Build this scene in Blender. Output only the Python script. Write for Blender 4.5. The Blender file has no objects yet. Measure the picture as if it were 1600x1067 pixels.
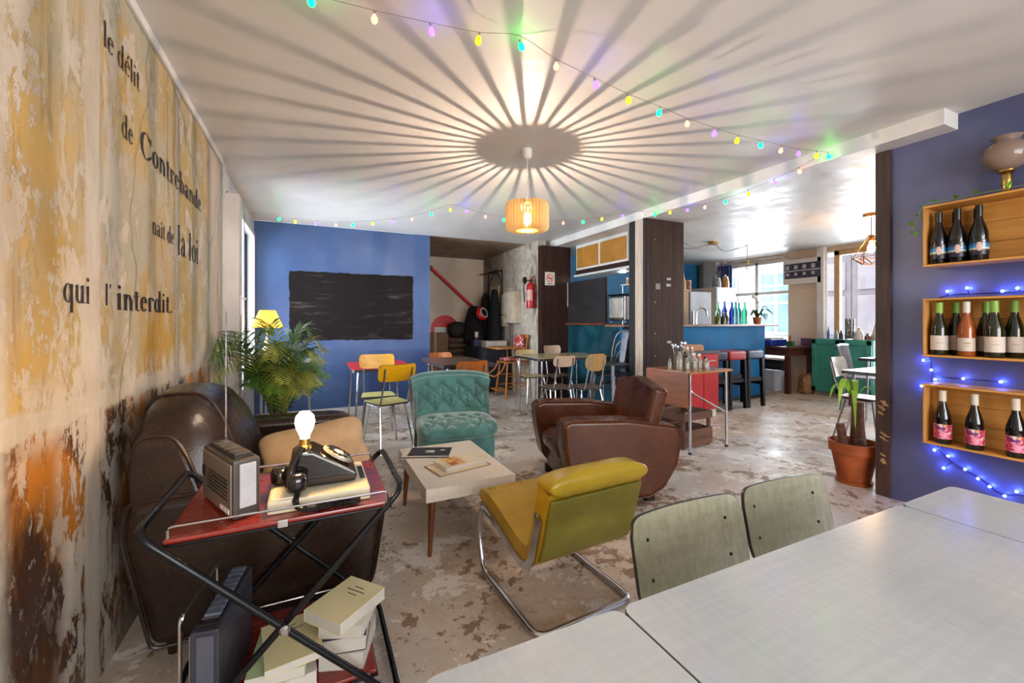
import bpy, bmesh, math, random
from mathutils import Vector, Matrix, noise
R = math.radians
scene = bpy.context.scene
col = scene.collection
rng = random.Random(7)

# ---------------------------------------------------------------- camera
cam_d = bpy.data.cameras.new('camera'); cam = bpy.data.objects.new('camera', cam_d); col.objects.link(cam)
cam_d.sensor_width = 36.0; cam_d.lens = 36.0 * 655 / 1600
cam_d.shift_y = -30.5 / 1600; cam_d.clip_start = 0.02; cam_d.clip_end = 200
cam.location = (0, 0, 1.18); cam.rotation_euler = (R(90), 0, R(-25.33))
scene.camera = cam
scene.cycles.use_adaptive_sampling = True; scene.cycles.adaptive_threshold = 0.045; scene.cycles.max_bounces = 9; scene.cycles.diffuse_bounces = 4; scene.cycles.glossy_bounces = 4; scene.cycles.transmission_bounces = 6; scene.cycles.transparent_max_bounces = 12
# ---------------------------------------------------------------- world and big lights
scene.view_settings.view_transform = 'Standard'; scene.view_settings.look = 'None'
scene.view_settings.exposure = 1.12; scene.view_settings.gamma = 1.0; scene.view_settings.use_curve_mapping = False
world = bpy.data.worlds.new('world'); scene.world = world; world.use_nodes = True
bg = world.node_tree.nodes['Background']; bg.inputs[0].default_value = (0.80, 0.90, 1.0, 1); bg.inputs[1].default_value = 1.7
def area(name, loc, rot, sx, sy, power, colr):
    l = bpy.data.lights.new(name, 'AREA'); l.shape = 'RECTANGLE'; l.size = sx; l.size_y = sy; l.energy = power; l.color = colr
    o = bpy.data.objects.new(name, l); o.location = loc; o.rotation_euler = rot; col.objects.link(o); return o
def point(name, loc, power, colr, rad=0.03, parent=None):
    l = bpy.data.lights.new(name, 'POINT'); l.energy = power; l.color = colr; l.shadow_soft_size = rad
    o = bpy.data.objects.new(name, l); o.location = loc; col.objects.link(o); o.parent = parent; return o
area('daylight_street_window', (7.95, 5.25, 1.35), (0, R(90), 0), 1.9, 1.2, 62, (0.80, 0.90, 1.0))
area('daylight_street_door', (7.95, 3.1, 1.3), (0, R(90), 0), 2.0, 1.7, 72, (0.82, 0.91, 1.0))
area('daylight_side_window', (-0.95, 5.1, 1.35), (0, R(-90), 0), 1.7, 1.7, 95, (0.72, 0.86, 1.0))
area('rear_fill_light', (1.5, -2.75, 1.45), (R(90), 0, 0), 3.2, 1.9, 78, (0.97, 0.96, 0.97))  # added fill from behind the camera, stands at an unseen window opening
area('kitchen_rear_fill_light', (5.8, -2.75, 1.45), (R(90), 0, 0), 2.4, 1.7, 48, (0.92, 0.95, 1.0))  # added fill to brighten the bar and kitchen fronts, no window seen

# ---------------------------------------------------------------- node helper and materials
def C(h, a=1.0):
    def f(v):
        v /= 255.0
        return v / 12.92 if v <= 0.04045 else ((v + 0.055) / 1.055) ** 2.4
    return (f(int(h[0:2], 16)), f(int(h[2:4], 16)), f(int(h[4:6], 16)), a)
class NT:
    def __init__(s, name):
        m = bpy.data.materials.new(name); m.use_nodes = True; s.m = m; s.t = m.node_tree
        s.b = s.t.nodes['Principled BSDF']; s.out = s.t.nodes['Material Output']
        s.tc = s.t.nodes.new('ShaderNodeTexCoord'); s.co = s.tc.outputs['Object']
    def nd(s, typ, **kw):
        n = s.t.nodes.new(typ)
        for k, v in kw.items(): setattr(n, k, v)
        return n
    def put(s, inp, v):
        if isinstance(v, bpy.types.NodeSocket): s.t.links.new(v, inp)
        elif v is not None: inp.default_value = v
    def set(s, **kw):
        for k, v in kw.items(): s.put(s.b.inputs[k.replace('_', ' ')], v)
    def mth(s, op, a, b=None, clamp=False):
        n = s.nd('ShaderNodeMath', operation=op, use_clamp=clamp); s.put(n.inputs[0], a); s.put(n.inputs[1], b); return n.outputs[0]
    def mix(s, f, a, b, blend='MIX'):
        n = s.nd('ShaderNodeMix', data_type='RGBA', blend_type=blend); s.put(n.inputs[0], f); s.put(n.inputs[6], a); s.put(n.inputs[7], b); return n.outputs[2]
    def map(s, sc=(1, 1, 1), vec=None, loc=(0, 0, 0), rot=(0, 0, 0)):
        n = s.nd('ShaderNodeMapping'); s.put(n.inputs[0], vec or s.co); n.inputs['Scale'].default_value = sc; n.inputs['Location'].default_value = loc; n.inputs['Rotation'].default_value = rot; return n.outputs[0]
    def noise(s, scale, detail=4, vec=None, rough=0.6, dist=0.0):
        n = s.nd('ShaderNodeTexNoise'); s.put(n.inputs['Vector'], vec or s.co); n.inputs['Scale'].default_value = scale
        n.inputs['Detail'].default_value = detail; n.inputs['Roughness'].default_value = rough; n.inputs['Distortion'].default_value = dist; return n.outputs[0]
    def ramp(s, f, lo, hi, a=0.0, b=1.0):
        n = s.nd('ShaderNodeMapRange'); n.interpolation_type = 'SMOOTHSTEP'; s.put(n.inputs[0], f)
        for i, v in enumerate((lo, hi, a, b)): s.put(n.inputs[i + 1], v)
        return n.outputs[0]
    def sep(s, vec=None):
        n = s.nd('ShaderNodeSeparateXYZ'); s.put(n.inputs[0], vec or s.co); return n.outputs
    def band(s, x, lo, hi, soft=0.01):
        return s.mth('MULTIPLY', s.ramp(x, lo - soft, lo + soft), s.ramp(x, hi - soft, hi + soft, 1.0, 0.0))
    def bump(s, h, strength=0.2, dist=0.01):
        n = s.nd('ShaderNodeBump'); n.inputs['Strength'].default_value = strength; n.inputs['Distance'].default_value = dist; s.put(n.inputs['Height'], h); s.put(s.b.inputs['Normal'], n.outputs[0])
MATS = {}
def mat(name, c, rough=0.5, metal=0.0, var=0.12, vs=6.0, bump=0.0, bs=60.0, spec=0.5, coat=0.0, emit=None, es=0.0, trans=0.0, ior=1.45, alpha=1.0, aniso=None, sub=0.0):
    if name in MATS: return MATS[name]
    n = NT(name); cc = C(c) if isinstance(c, str) else c
    if var > 0:
        f = n.noise(vs, 5, n.map(aniso) if aniso else None)
        d = tuple(x * (1 - var * 1.6) for x in cc[:3]) + (1,); l = tuple(min(1, x * (1 + var)) for x in cc[:3]) + (1,)
        n.set(Base_Color=n.mix(n.ramp(f, 0.3, 0.7), d, l))
        n.set(Roughness=n.ramp(n.noise(vs * 2.3, 3), 0.3, 0.7, max(0.02, rough - 0.06), min(1, rough + 0.08)))
    else: n.set(Base_Color=cc, Roughness=rough)
    n.set(Metallic=metal, Transmission_Weight=trans, IOR=ior, Alpha=alpha, Coat_Weight=coat)
    n.b.inputs['Specular IOR Level'].default_value = spec
    if sub: n.set(Subsurface_Weight=sub); n.b.inputs['Subsurface Radius'].default_value = (0.02, 0.012, 0.006)
    if emit: n.set(Emission_Color=C(emit) if isinstance(emit, str) else emit, Emission_Strength=es)
    if bump: n.bump(n.noise(bs, 4), bump, 0.004)
    MATS[name] = n.m; return n.m
def wood(name, c1, c2, axis='X', rough=0.4, scale=1.0, coat=0.1, bump=0.08, spec=0.5):
    if name in MATS: return MATS[name]
    n = NT(name); s = {'X': (1.2, 14, 14), 'Y': (14, 1.2, 14), 'Z': (14, 14, 1.2)}[axis]
    s = tuple(v * scale for v in s)
    a = n.noise(1.6, 6, n.map(s), 0.65, 0.6); b = n.noise(7.0, 3, n.map(s), 0.5)
    f = n.mth('ADD', n.mth('MULTIPLY', a, 0.75), n.mth('MULTIPLY', b, 0.25))
    n.set(Base_Color=n.mix(n.ramp(f, 0.32, 0.68), C(c1), C(c2)), Roughness=n.ramp(b, 0.2, 0.8, rough - 0.06, rough + 0.1), Coat_Weight=coat); n.b.inputs['Specular IOR Level'].default_value = spec
    n.bump(f, bump, 0.003)
    MATS[name] = n.m; return n.m
def leather(name, c1, c2, rough=0.32):
    n = NT(name); f = n.noise(5, 6, None, 0.65); v = n.nd('ShaderNodeTexVoronoi'); v.inputs['Scale'].default_value = 160; n.put(v.inputs['Vector'], n.co)
    n.set(Base_Color=n.mix(n.ramp(f, 0.3, 0.72), C(c1), C(c2)), Roughness=n.ramp(n.noise(9, 4), 0.3, 0.7, rough - 0.03, rough + 0.05), Coat_Weight=0.08, Coat_Roughness=0.25); n.b.inputs['Specular IOR Level'].default_value = 0.35
    n.bump(n.mth('ADD', v.outputs[0], n.mth('MULTIPLY', f, 1.2)), 0.10, 0.003); MATS[name] = n.m; return n.m
def emis(name, c, s, base=None):
    return mat(name, base or c, 0.4, var=0, emit=c, es=s)
def glass(name, c, rough=0.03, alpha=None, trans=1.0):
    if name in MATS: return MATS[name]
    n = NT(name); n.set(Base_Color=C(c), Roughness=rough, Transmission_Weight=trans, IOR=1.45)
    MATS[name] = n.m; return n.m

# ---------------------------------------------------------------- mesh builder
def fillet(path, r, n=4, closed=False):
    P = [Vector(p) for p in path]; out = []; N = len(P)
    for i, p in enumerate(P):
        if not closed and i in (0, N - 1): out.append(p); continue
        a = P[(i - 1) % N]; b = P[(i + 1) % N]; u = a - p; v = b - p
        k = min(r, u.length * 0.48, v.length * 0.48); u = u.normalized() * k; v = v.normalized() * k
        for j in range(n + 1):
            t = j / n; out.append(p + u * (1 - t) ** 2 + v * t ** 2)
    return out
def bez(pts, n=12):
    """smooth Catmull-Rom through the points"""
    P = [Vector(p) for p in pts]; out = []
    Q = [P[0] * 2 - P[1]] + P + [P[-1] * 2 - P[-2]]
    for i in range(1, len(Q) - 2):
        a, b, c, d = Q[i - 1:i + 3]
        for j in range(n):
            t = j / n
            out.append(0.5 * ((2 * b) + (c - a) * t + (2 * a - 5 * b + 4 * c - d) * t * t + (3 * b - a - 3 * c + d) * t ** 3))
    out.append(P[-1]); return out
class MB:
    def __init__(s): s.v = []; s.f = []; s.wn = False
    def add(s, vs, fs):
        k = len(s.v); s.v += [tuple(v) for v in vs]; s.f += [tuple(i + k for i in f) for f in fs]; return s
    def box(s, x0, x1, y0, y1, z0, z1):
        return s.add([(x0, y0, z0), (x1, y0, z0), (x1, y1, z0), (x0, y1, z0), (x0, y0, z1), (x1, y0, z1), (x1, y1, z1), (x0, y1, z1)],
                     [(0, 3, 2, 1), (4, 5, 6, 7), (0, 1, 5, 4), (1, 2, 6, 5), (2, 3, 7, 6), (3, 0, 4, 7)])
    def bm(s, b, mtx=None):
        if mtx is not None: bmesh.ops.transform(b, matrix=mtx, verts=b.verts)
        b.verts.index_update(); s.add([v.co[:] for v in b.verts], [[v.index for v in f.verts] for f in b.faces]); b.free(); return s
    def rbox(s, x0, x1, y0, y1, z0, z1, r=0.01, seg=2, mtx=None):
        s.wn = True; b = bmesh.new(); bmesh.ops.create_cube(b, size=1.0)
        for v in b.verts: v.co = ((x0 + x1) / 2 + v.co.x * (x1 - x0), (y0 + y1) / 2 + v.co.y * (y1 - y0), (z0 + z1) / 2 + v.co.z * (z1 - z0))
        bmesh.ops.bevel(b, geom=b.edges[:], offset=r, segments=seg, profile=0.5, affect='EDGES', clamp_overlap=True)
        return s.bm(b, mtx)
    def beam(s, a, b, w, h=None, up=(0, 0, 1)):
        """square bar from a to b"""
        a = Vector(a); b = Vector(b); h = h or w; d = (b - a).normalized(); u = Vector(up)
        if abs(d.dot(u)) > 0.95: u = Vector((1, 0, 0))
        x = d.cross(u).normalized() * w / 2; y = x.cross(d).normalized() * h / 2
        vs = [p + sx * x + sy * y for p in (a, b) for sx, sy in ((-1, -1), (1, -1), (1, 1), (-1, 1))]
        return s.add(vs, [(3, 2, 1, 0), (4, 5, 6, 7), (0, 1, 5, 4), (1, 2, 6, 5), (2, 3, 7, 6), (3, 0, 4, 7)])
    def tube(s, path, r, n=8, closed=False, cap=True):
        P = [Vector(p) for p in path]; N = len(P); rr = r if isinstance(r, (list, tuple)) else [r] * N
        rings = []; x = None
        for i, p in enumerate(P):
            if closed: d = P[(i + 1) % N] - P[i - 1]
            else: d = P[min(i + 1, N - 1)] - P[max(i - 1, 0)]
            d = d.normalized() if d.length > 1e-9 else Vector((0, 0, 1))
            if x is None:
                u = Vector((0, 0, 1)) if abs(d.z) < 0.9 else Vector((1, 0, 0)); x = d.cross(u).normalized()
            else:
                x = x - d * x.dot(d); x = x.normalized() if x.length > 1e-6 else d.orthogonal().normalized()
            y = d.cross(x); rings.append([p + (x * math.cos(t) + y * math.sin(t)) * rr[i] for t in [2 * math.pi * j / n for j in range(n)]])
        vs = [v for g in rings for v in g]; fs = []
        for i in range(N if closed else N - 1):
            a = i * n; b = ((i + 1) % N) * n
            fs += [(a + j, a + (j + 1) % n, b + (j + 1) % n, b + j) for j in range(n)]
        if cap and not closed: fs += [tuple(range(n))[::-1], tuple(range((N - 1) * n, N * n))]
        return s.add(vs, fs)
    def lathe(s, prof, n=20, c=(0, 0, 0), sx=1, sy=1):
        vs = []; fs = []; K = len(prof)
        for r, z in prof:
            vs += [(c[0] + max(r, 1e-4) * sx * math.cos(2 * math.pi * j / n), c[1] + max(r, 1e-4) * sy * math.sin(2 * math.pi * j / n), c[2] + z) for j in range(n)]
        for i in range(K - 1): fs += [(i * n + j, i * n + (j + 1) % n, (i + 1) * n + (j + 1) % n, (i + 1) * n + j) for j in range(n)]
        fs += [tuple(range(n))[::-1], tuple(range((K - 1) * n, K * n))]
        return s.add(vs, fs)
    def prism(s, poly, axis, a, b, r=0.0, seg=2):
        """polygon (two coords) extruded along axis between a and b, edges rounded by r"""
        def m(p, h): return {'X': (h, p[0], p[1]), 'Y': (p[0], h, p[1]), 'Z': (p[0], p[1], h)}[axis]
        bmh = bmesh.new(); A = [bmh.verts.new(m(p, a)) for p in poly]; B = [bmh.verts.new(m(p, b)) for p in poly]; n = len(poly)
        bmh.faces.new(A); bmh.faces.new(B[::-1])
        for i in range(n): bmh.faces.new((A[i], B[i], B[(i + 1) % n], A[(i + 1) % n]))
        bmesh.ops.recalc_face_normals(bmh, faces=bmh.faces[:])
        if r > 0:
            s.wn = True; bmh.edges.ensure_lookup_table()
            e = [ed for ed in bmh.edges if len(ed.link_faces) == 2 and ed.calc_face_angle(0) > 0.7]
            bmesh.ops.bevel(bmh, geom=e, offset=r, segments=seg, profile=0.5, affect='EDGES', clamp_overlap=True)
        return s.bm(bmh)
    def pad(s, c, sz, e=0.45, ez=0.6, nu=24, nv=14, fn=None, mtx=None):
        """superellipsoid cushion"""
        def p(v, k): return math.copysign(abs(v) ** k, v)
        vs = []; fs = []
        for i in range(nv + 1):
            b = -math.pi / 2 + math.pi * i / nv
            for j in range(nu):
                a = 2 * math.pi * j / nu
                v = Vector((p(math.cos(b), ez) * p(math.cos(a), e) * sz[0] / 2, p(math.cos(b), ez) * p(math.sin(a), e) * sz[1] / 2, p(math.sin(b), ez) * sz[2] / 2))
                if fn: v = fn(v)
                v = v + Vector(c)
                vs.append(mtx @ v if mtx is not None else v)
        for i in range(nv): fs += [(i * nu + j, i * nu + (j + 1) % nu, (i + 1) * nu + (j + 1) % nu, (i + 1) * nu + j) for j in range(nu)]
        return s.add(vs, fs)
    def grid(s, fn, nu, nv, wrap_u=False, wrap_v=False):
        vs = [fn(i / nu, j / nv) for i in range(nu + (0 if wrap_u else 1)) for j in range(nv + (0 if wrap_v else 1))]
        W = nv + (0 if wrap_v else 1); H = nu + (0 if wrap_u else 1)
        fs = [(i * W + j, ((i + 1) % H) * W + j, ((i + 1) % H) * W + (j + 1) % W, i * W + (j + 1) % W) for i in range(nu) for j in range(nv)]
        return s.add(vs, fs)
    def ball(s, c, r, nu=12, nv=8, sc=(1, 1, 1)):
        return s.pad(c, (2 * r * sc[0], 2 * r * sc[1], 2 * r * sc[2]), 1, 1, nu, nv)
    def sheet(s, prof, x0, x1, th, axis='X', r=0):
        """open profile (two coords) given thickness th and extruded"""
        P = [Vector((p[0], p[1])) for p in prof]; L = []; Rr = []
        for i, p in enumerate(P):
            d = (P[min(i + 1, len(P) - 1)] - P[max(i - 1, 0)]).normalized(); nrm = Vector((-d.y, d.x)) * th / 2
            L.append(p + nrm); Rr.append(p - nrm)
        return s.prism(L + Rr[::-1], axis, x0, x1, r)
    def xf(s, mtx):
        s.v = [tuple(mtx @ Vector(v)) for v in s.v]; return s
    def mesh(s, name, m, ang=38, flip=False):
        me = bpy.data.meshes.new(name); me.from_pydata(s.v, [], s.f); me.update()
        b = bmesh.new(); b.from_mesh(me); bmesh.ops.recalc_face_normals(b, faces=b.faces[:]); b.to_mesh(me); b.free()
        if m is not None: me.materials.append(m)
        me.polygons.foreach_set('use_smooth', [True] * len(me.polygons)); me.set_sharp_from_angle(angle=R(ang)); return me
    def build(s, name, m, parent=None, ang=38, loc=None):
        o = bpy.data.objects.new(name, s.mesh(name, m, ang)); col.objects.link(o)
        if parent is not None: o.parent = parent
        if loc is not None: o.location = loc
        if s.wn: o.modifiers.new('weighted', 'WEIGHTED_NORMAL').keep_sharp = True
        return o
def tag(o, label, cat, group=None):
    o['label'] = label; o['category'] = cat
    if group: o['group'] = group
    return o
def thing(name, label, cat, loc=(0, 0, 0), rz=0.0, group=None):
    o = bpy.data.objects.new(name, None); o.empty_display_size = 0.1; col.objects.link(o); o.location = loc; o.rotation_euler = (0, 0, R(rz)); return tag(o, label, cat, group)
def struct(o, label=None):
    o['kind'] = 'structure'
    if label: o['label'] = label
    return o
def copy_tree(o, loc, rz=None, label=None, group=None, top=True, parent=None):
    c = o.copy(); col.objects.link(c)
    if top:
        c.location = loc
        if rz is not None: c.rotation_euler = (0, 0, R(rz))
        if label: c['label'] = label
        if group: c['group'] = group
    else: c.parent = parent
    for ch in [x for x in bpy.data.objects if x.parent == o and x != c]: copy_tree(ch, None, top=False, parent=c)
    return c
def Tm(loc=(0, 0, 0), rx=0, ry=0, rz=0):
    return Matrix.Translation(loc) @ Matrix.Rotation(R(rz), 4, 'Z') @ Matrix.Rotation(R(ry), 4, 'Y') @ Matrix.Rotation(R(rx), 4, 'X')
# ---------------------------------------------------------------- special surface materials
def m_floor():
    n = NT('worn_concrete'); a = n.noise(0.9, 6, None, 0.62, 0.4); b = n.noise(2.6, 8, None, 0.7, 0.5); c = n.noise(14, 6, None, 0.7); d = n.noise(60, 3)
    base = n.mix(n.ramp(b, 0.35, 0.65), C('b5a18c'), C('cbbba8'))
    base = n.mix(n.ramp(a, 0.44, 0.62), base, C('bfb8b1'))
    base = n.mix(n.mth('MULTIPLY', n.ramp(n.noise(1.5, 5, n.map((1, 1, 1), None, (7, 2, 0)), 0.6, 0.6), 0.52, 0.66), 0.55), base, C('94745a'))
    brown = n.ramp(n.mth('ADD', n.mth('MULTIPLY', b, 0.6), n.mth('MULTIPLY', c, 0.4)), 0.535, 0.550)
    base = n.mix(n.mth('MULTIPLY', brown, 0.85), base, C('7a583c'))
    e = n.noise(3.4, 9, n.map((1, 1, 1), None, (5, 3, 0)), 0.74, 0.3)
    flake = n.mth('MULTIPLY', n.ramp(e, 0.535, 0.56), n.ramp(n.noise(0.8, 2, n.map((1, 1, 1), None, (2, 9, 0))), 0.36, 0.56))
    base = n.mix(n.mth('MULTIPLY', flake, 0.85), base, C('e0d8d0'))
    speck = n.ramp(n.noise(34, 5, None, 0.75), 0.585, 0.63)
    base = n.mix(n.mth('MULTIPLY', speck, 0.6), base, C('6e4f3d'))
    n.set(Base_Color=base, Roughness=n.ramp(n.mth('ADD', n.mth('MULTIPLY', c, 0.5), n.mth('MULTIPLY', b, 0.5)), 0.35, 0.65, 0.30, 0.62))
    n.bump(n.mth('ADD', n.mth('MULTIPLY', c, 0.5), n.mth('ADD', n.mth('MULTIPLY', flake, 0.8), n.mth('MULTIPLY', d, 0.2))), 0.18, 0.004)
    return n.m
def m_peel():
    n = NT('peeling_plaster'); x, y, z = n.sep()
    warp = n.noise(9, 6, None, 0.7); wz = n.mth('ADD', z, n.mth('MULTIPLY', n.mth('SUBTRACT', warp, 0.5), 0.09)); wy = n.mth('ADD', y, n.mth('MULTIPLY', n.mth('SUBTRACT', warp, 0.5), 0.05))
    st = n.map((1, 1.0, 0.45)); big = n.noise(1.1, 5, st, 0.6, 0.5); fine = n.noise(9, 8, st, 0.75, 0.3)
    up = n.mix(n.ramp(big, 0.34, 0.62), C('9c8650'), C('b89552'))
    up = n.mix(n.ramp(n.noise(1.7, 4, n.map((1, 1, 0.7), None, (0, 4, 2))), 0.40, 0.62), up, C('a49b84'))
    och = n.mth('MULTIPLY', n.ramp(n.noise(2.3, 6, n.map((1, 1.3, 0.5), None, (0, 1, 7)), 0.65), 0.46, 0.62), n.ramp(z, 1.9, 1.0))
    up = n.mix(n.mth('MULTIPLY', och, 0.85), up, C('a57818'))
    drip = n.ramp(n.noise(6, 6, n.map((1, 2.2, 0.13)), 0.7), 0.56, 0.68)
    up = n.mix(n.mth('MULTIPLY', drip, 0.6), up, C('7d6038'))
    blot = n.ramp(n.noise(13, 7, n.map((1, 1.2, 0.5), None, (0, 3, 9)), 0.72, 0.6), 0.55, 0.62); up = n.mix(n.mth('MULTIPLY', blot, 0.35), up, C('6f5a3a'))
    lo = n.mix(n.ramp(n.noise(3.2, 6, n.map((1, 1, 0.6), None, (0, 2, 3)), 0.7, 0.4), 0.42, 0.58), C('43240f'), C('a3620f'))
    lo = n.mix(n.mth('MULTIPLY', n.ramp(wz, 0.62, 0.40), 0.75), lo, C('3f2a1e'))
    lo = n.mix(n.ramp(wz, 0.24, 0.02), lo, C('6d5a4a'))
    low = n.ramp(wz, 0.90, 0.885)
    colr = n.mix(low, up, lo)
    fl = n.noise(5.5, 9, n.map((1, 1.25, 0.8), None, (0, 6, 1)), 0.74, 0.25)
    zone = n.noise(1.6, 3, n.map((1, 1, 0.6), None, (0, 8, 5))); flake = n.mth('MULTIPLY', n.ramp(fl, 0.535, 0.555), n.ramp(zone, 0.30, 0.52))
    fl3 = n.noise(17, 8, n.map((1, 1.3, 0.75), None, (0, 1, 4)), 0.75, 0.3); flake = n.mth('MAXIMUM', flake, n.mth('MULTIPLY', n.ramp(fl3, 0.575, 0.60), n.ramp(zone, 0.40, 0.50)))
    flake = n.mth('MULTIPLY', flake, n.ramp(wz, 0.86, 0.92, 0.72, 1.0))
    seam = n.mth('MAXIMUM', n.band(wy, 1.74, 1.845, 0.012), n.mth('MAXIMUM', n.band(wy, 2.68, 2.735, 0.008), n.mth('MAXIMUM', n.band(wz, 0.885, 0.955, 0.012), n.ramp(wy, 1.40, 1.34))))
    seam = n.mth('MAXIMUM', seam, n.ramp(wy, 3.42, 3.5))
    edge = n.mth('MAXIMUM', n.band(y, 1.60, 1.98, 0.06), n.band(z, 0.85, 1.02, 0.05))
    fl2 = n.mth('MULTIPLY', edge, n.ramp(fine, 0.47, 0.51))
    white = n.mth('MAXIMUM', flake, n.mth('MAXIMUM', seam, n.mth('MULTIPLY', fl2, 0.9)), True)
    colr = n.mix(n.mth('MULTIPLY', white, 0.92), colr, n.mix(n.ramp(fine, 0.3, 0.7), C('a99b88'), C('c4b8a8')))
    v = n.nd('ShaderNodeTexVoronoi', feature='DISTANCE_TO_EDGE'); v.inputs['Scale'].default_value = 0.9
    n.put(v.inputs['Vector'], n.mix(0.35, n.map((1, 1.4, 0.5)), n.nd('ShaderNodeTexNoise').outputs[1]))
    crack = n.mth('MULTIPLY', n.ramp(v.outputs[0], 0.006, 0.002), 0.5)
    colr = n.mix(crack, colr, C('5d4a35'))
    n.set(Base_Color=colr, Roughness=n.ramp(fine, 0.3, 0.7, 0.5, 0.75))
    n.bump(n.mth('ADD', n.mth('MULTIPLY', white, 1.0), n.mth('MULTIPLY', fine, 0.4)), 0.5, 0.006)
    return n.m
def m_paint(name, c1, c2, rough=0.45, scale=1.5, bump=0.15):
    n = NT(name); f = n.noise(scale, 5, None, 0.6); n.set(Base_Color=n.mix(n.ramp(f, 0.35, 0.65), C(c1), C(c2)), Roughness=n.ramp(n.noise(5, 4), 0.3, 0.7, rough - 0.08, rough + 0.12))
    n.bump(n.noise(28, 5), bump, 0.004); MATS[name] = n.m; return n.m
def m_bluewall():
    n = NT('blue_wall_paint'); x, y, z = n.sep(); f = n.noise(1.6, 5)
    c = n.mix(n.ramp(f, 0.35, 0.65), C('2a4470'), C('34507c'))
    lowb = n.mth('MULTIPLY', n.ramp(z, 0.80, 0.785), n.ramp(x, 0.66, 0.69)); c = n.mix(n.mth('MULTIPLY', lowb, 0.8), c, C('243a66'))
    scuff = n.ramp(n.noise(5, 6, n.map((0.4, 1, 3))), 0.6, 0.72); c = n.mix(n.mth('MULTIPLY', scuff, 0.06), c, C('7b88a8'))
    n.set(Base_Color=c, Roughness=n.ramp(n.noise(4, 4), 0.3, 0.7, 0.34, 0.5)); n.bump(n.noise(30, 5), 0.12, 0.004); return n.m
def m_chalk():
    n = NT('chalkboard_paint'); st = n.map((0.7, 1, 5)); s1 = n.noise(3.2, 6, st, 0.7, 0.7); s2 = n.noise(1.2, 3)
    sm = n.mth('MULTIPLY', n.ramp(s1, 0.52, 0.74), n.ramp(s2, 0.35, 0.65))
    n.set(Base_Color=n.mix(n.mth('MULTIPLY', sm, 0.5), C('140c0c'), C('6a5c5a')), Roughness=0.8); n.b.inputs['Specular IOR Level'].default_value = 0.2; n.bump(n.noise(40, 3), 0.1, 0.003); return n.m
def m_stain():
    n = NT('stained_plaster'); a = n.noise(2.4, 7, n.map((1, 1, 0.5)), 0.68, 0.6); b = n.noise(9, 6, None, 0.7)
    c = n.mix(n.ramp(b, 0.35, 0.65), C('9a8c7e'), C('b5a898')); c = n.mix(n.ramp(a, 0.52, 0.66), c, C('6d5a49')); c = n.mix(n.ramp(n.noise(3, 6, n.map((1, 1, .3), None, (3, 3, 3))), 0.6, 0.7), c, C('463930'))
    n.set(Base_Color=c, Roughness=0.7); n.bump(b, 0.35, 0.006); return n.m
def m_formica(name, c1, c2, rough=0.24):
    n = NT(name); a = n.noise(30, 4, n.map((0.12, 3, 1)), 0.6); b = n.noise(30, 4, n.map((3, 0.12, 1)), 0.6); d = n.noise(30, 4, n.map((3, 1, 0.12)), 0.6)
    f = n.mth('ADD', n.mth('MULTIPLY', a, 0.38), n.mth('ADD', n.mth('MULTIPLY', b, 0.3), n.mth('MULTIPLY', d, 0.3)))
    n.set(Base_Color=n.mix(n.ramp(f, 0.40, 0.60), C(c1), C(c2)), Roughness=rough); MATS[name] = n.m; return n.m
def thin_glass(name, tint='ffffff', body=None, amount=0.0, rough=0.02):
    n = NT(name); t = n.nd('ShaderNodeBsdfTransparent'); t.inputs[0].default_value = C(tint)
    g = n.nd('ShaderNodeBsdfGlossy'); g.inputs['Roughness'].default_value = rough; fr = n.nd('ShaderNodeFresnel'); fr.inputs[0].default_value = 1.5
    mx = n.nd('ShaderNodeMixShader'); n.t.links.new(fr.outputs[0], mx.inputs[0])
    src = t.outputs[0]
    if amount:
        d = n.nd('ShaderNodeBsdfDiffuse'); d.inputs[0].default_value = C(body); m2 = n.nd('ShaderNodeMixShader'); m2.inputs[0].default_value = amount
        n.t.links.new(src, m2.inputs[1]); n.t.links.new(d.outputs[0], m2.inputs[2]); src = m2.outputs[0]
    n.t.links.new(src, mx.inputs[1]); n.t.links.new(g.outputs[0], mx.inputs[2]); n.t.links.new(mx.outputs[0], n.out.inputs[0]); MATS[name] = n.m; return n.m
chrome = mat('chrome', 'c8c8cc', 0.16, 1.0, var=0.05); steel = mat('brushed_steel', '9a9a9c', 0.33, 1.0, var=0.1, vs=20)
blackmetal = mat('black_metal', '17181b', 0.28, 0.4, var=0.1); brass = mat('brass', 'b89550', 0.25, 1.0, var=0.08)
blackplastic = mat('black_plastic', '191716', 0.32, var=0.1); whiteplastic = mat('white_plastic', 'd9d2c6', 0.4, var=0.04)
white_paint = m_paint('white_gloss_paint', 'c6c1bb', 'd6d2cc', 0.35)
ceil_paint = m_paint('ceiling_paint', 'c9c4be', 'd3cec8', 0.42, 0.8, 0.06); ceil_paint.node_tree.nodes['Principled BSDF'].inputs['Specular IOR Level'].default_value = 0.32
dkwood = wood('dark_plank', '20120d', '3a221a', 'Z', 0.5, 1.0, 0.0, 0.08, 0.22); pane = thin_glass('window_glass')
floor_m = m_floor(); peel = m_peel(); blue_m = m_bluewall(); stain = m_stain(); chalk_m = m_chalk()
cream = m_paint('cream_paint', 'b9a58f', 'c9b7a2', 0.5); tan = m_paint('alcove_shade_tan', '7d6450', '8b705a', 0.5)  # the tan puts the alcove ceiling's shade into its colour
rblue = m_paint('violet_blue_paint', '494c6c', '555775', 0.42, 2.2); teal_bar = m_paint('teal_counter_paint', '06323c', '0c4450', 0.35, 2.5)

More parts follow.
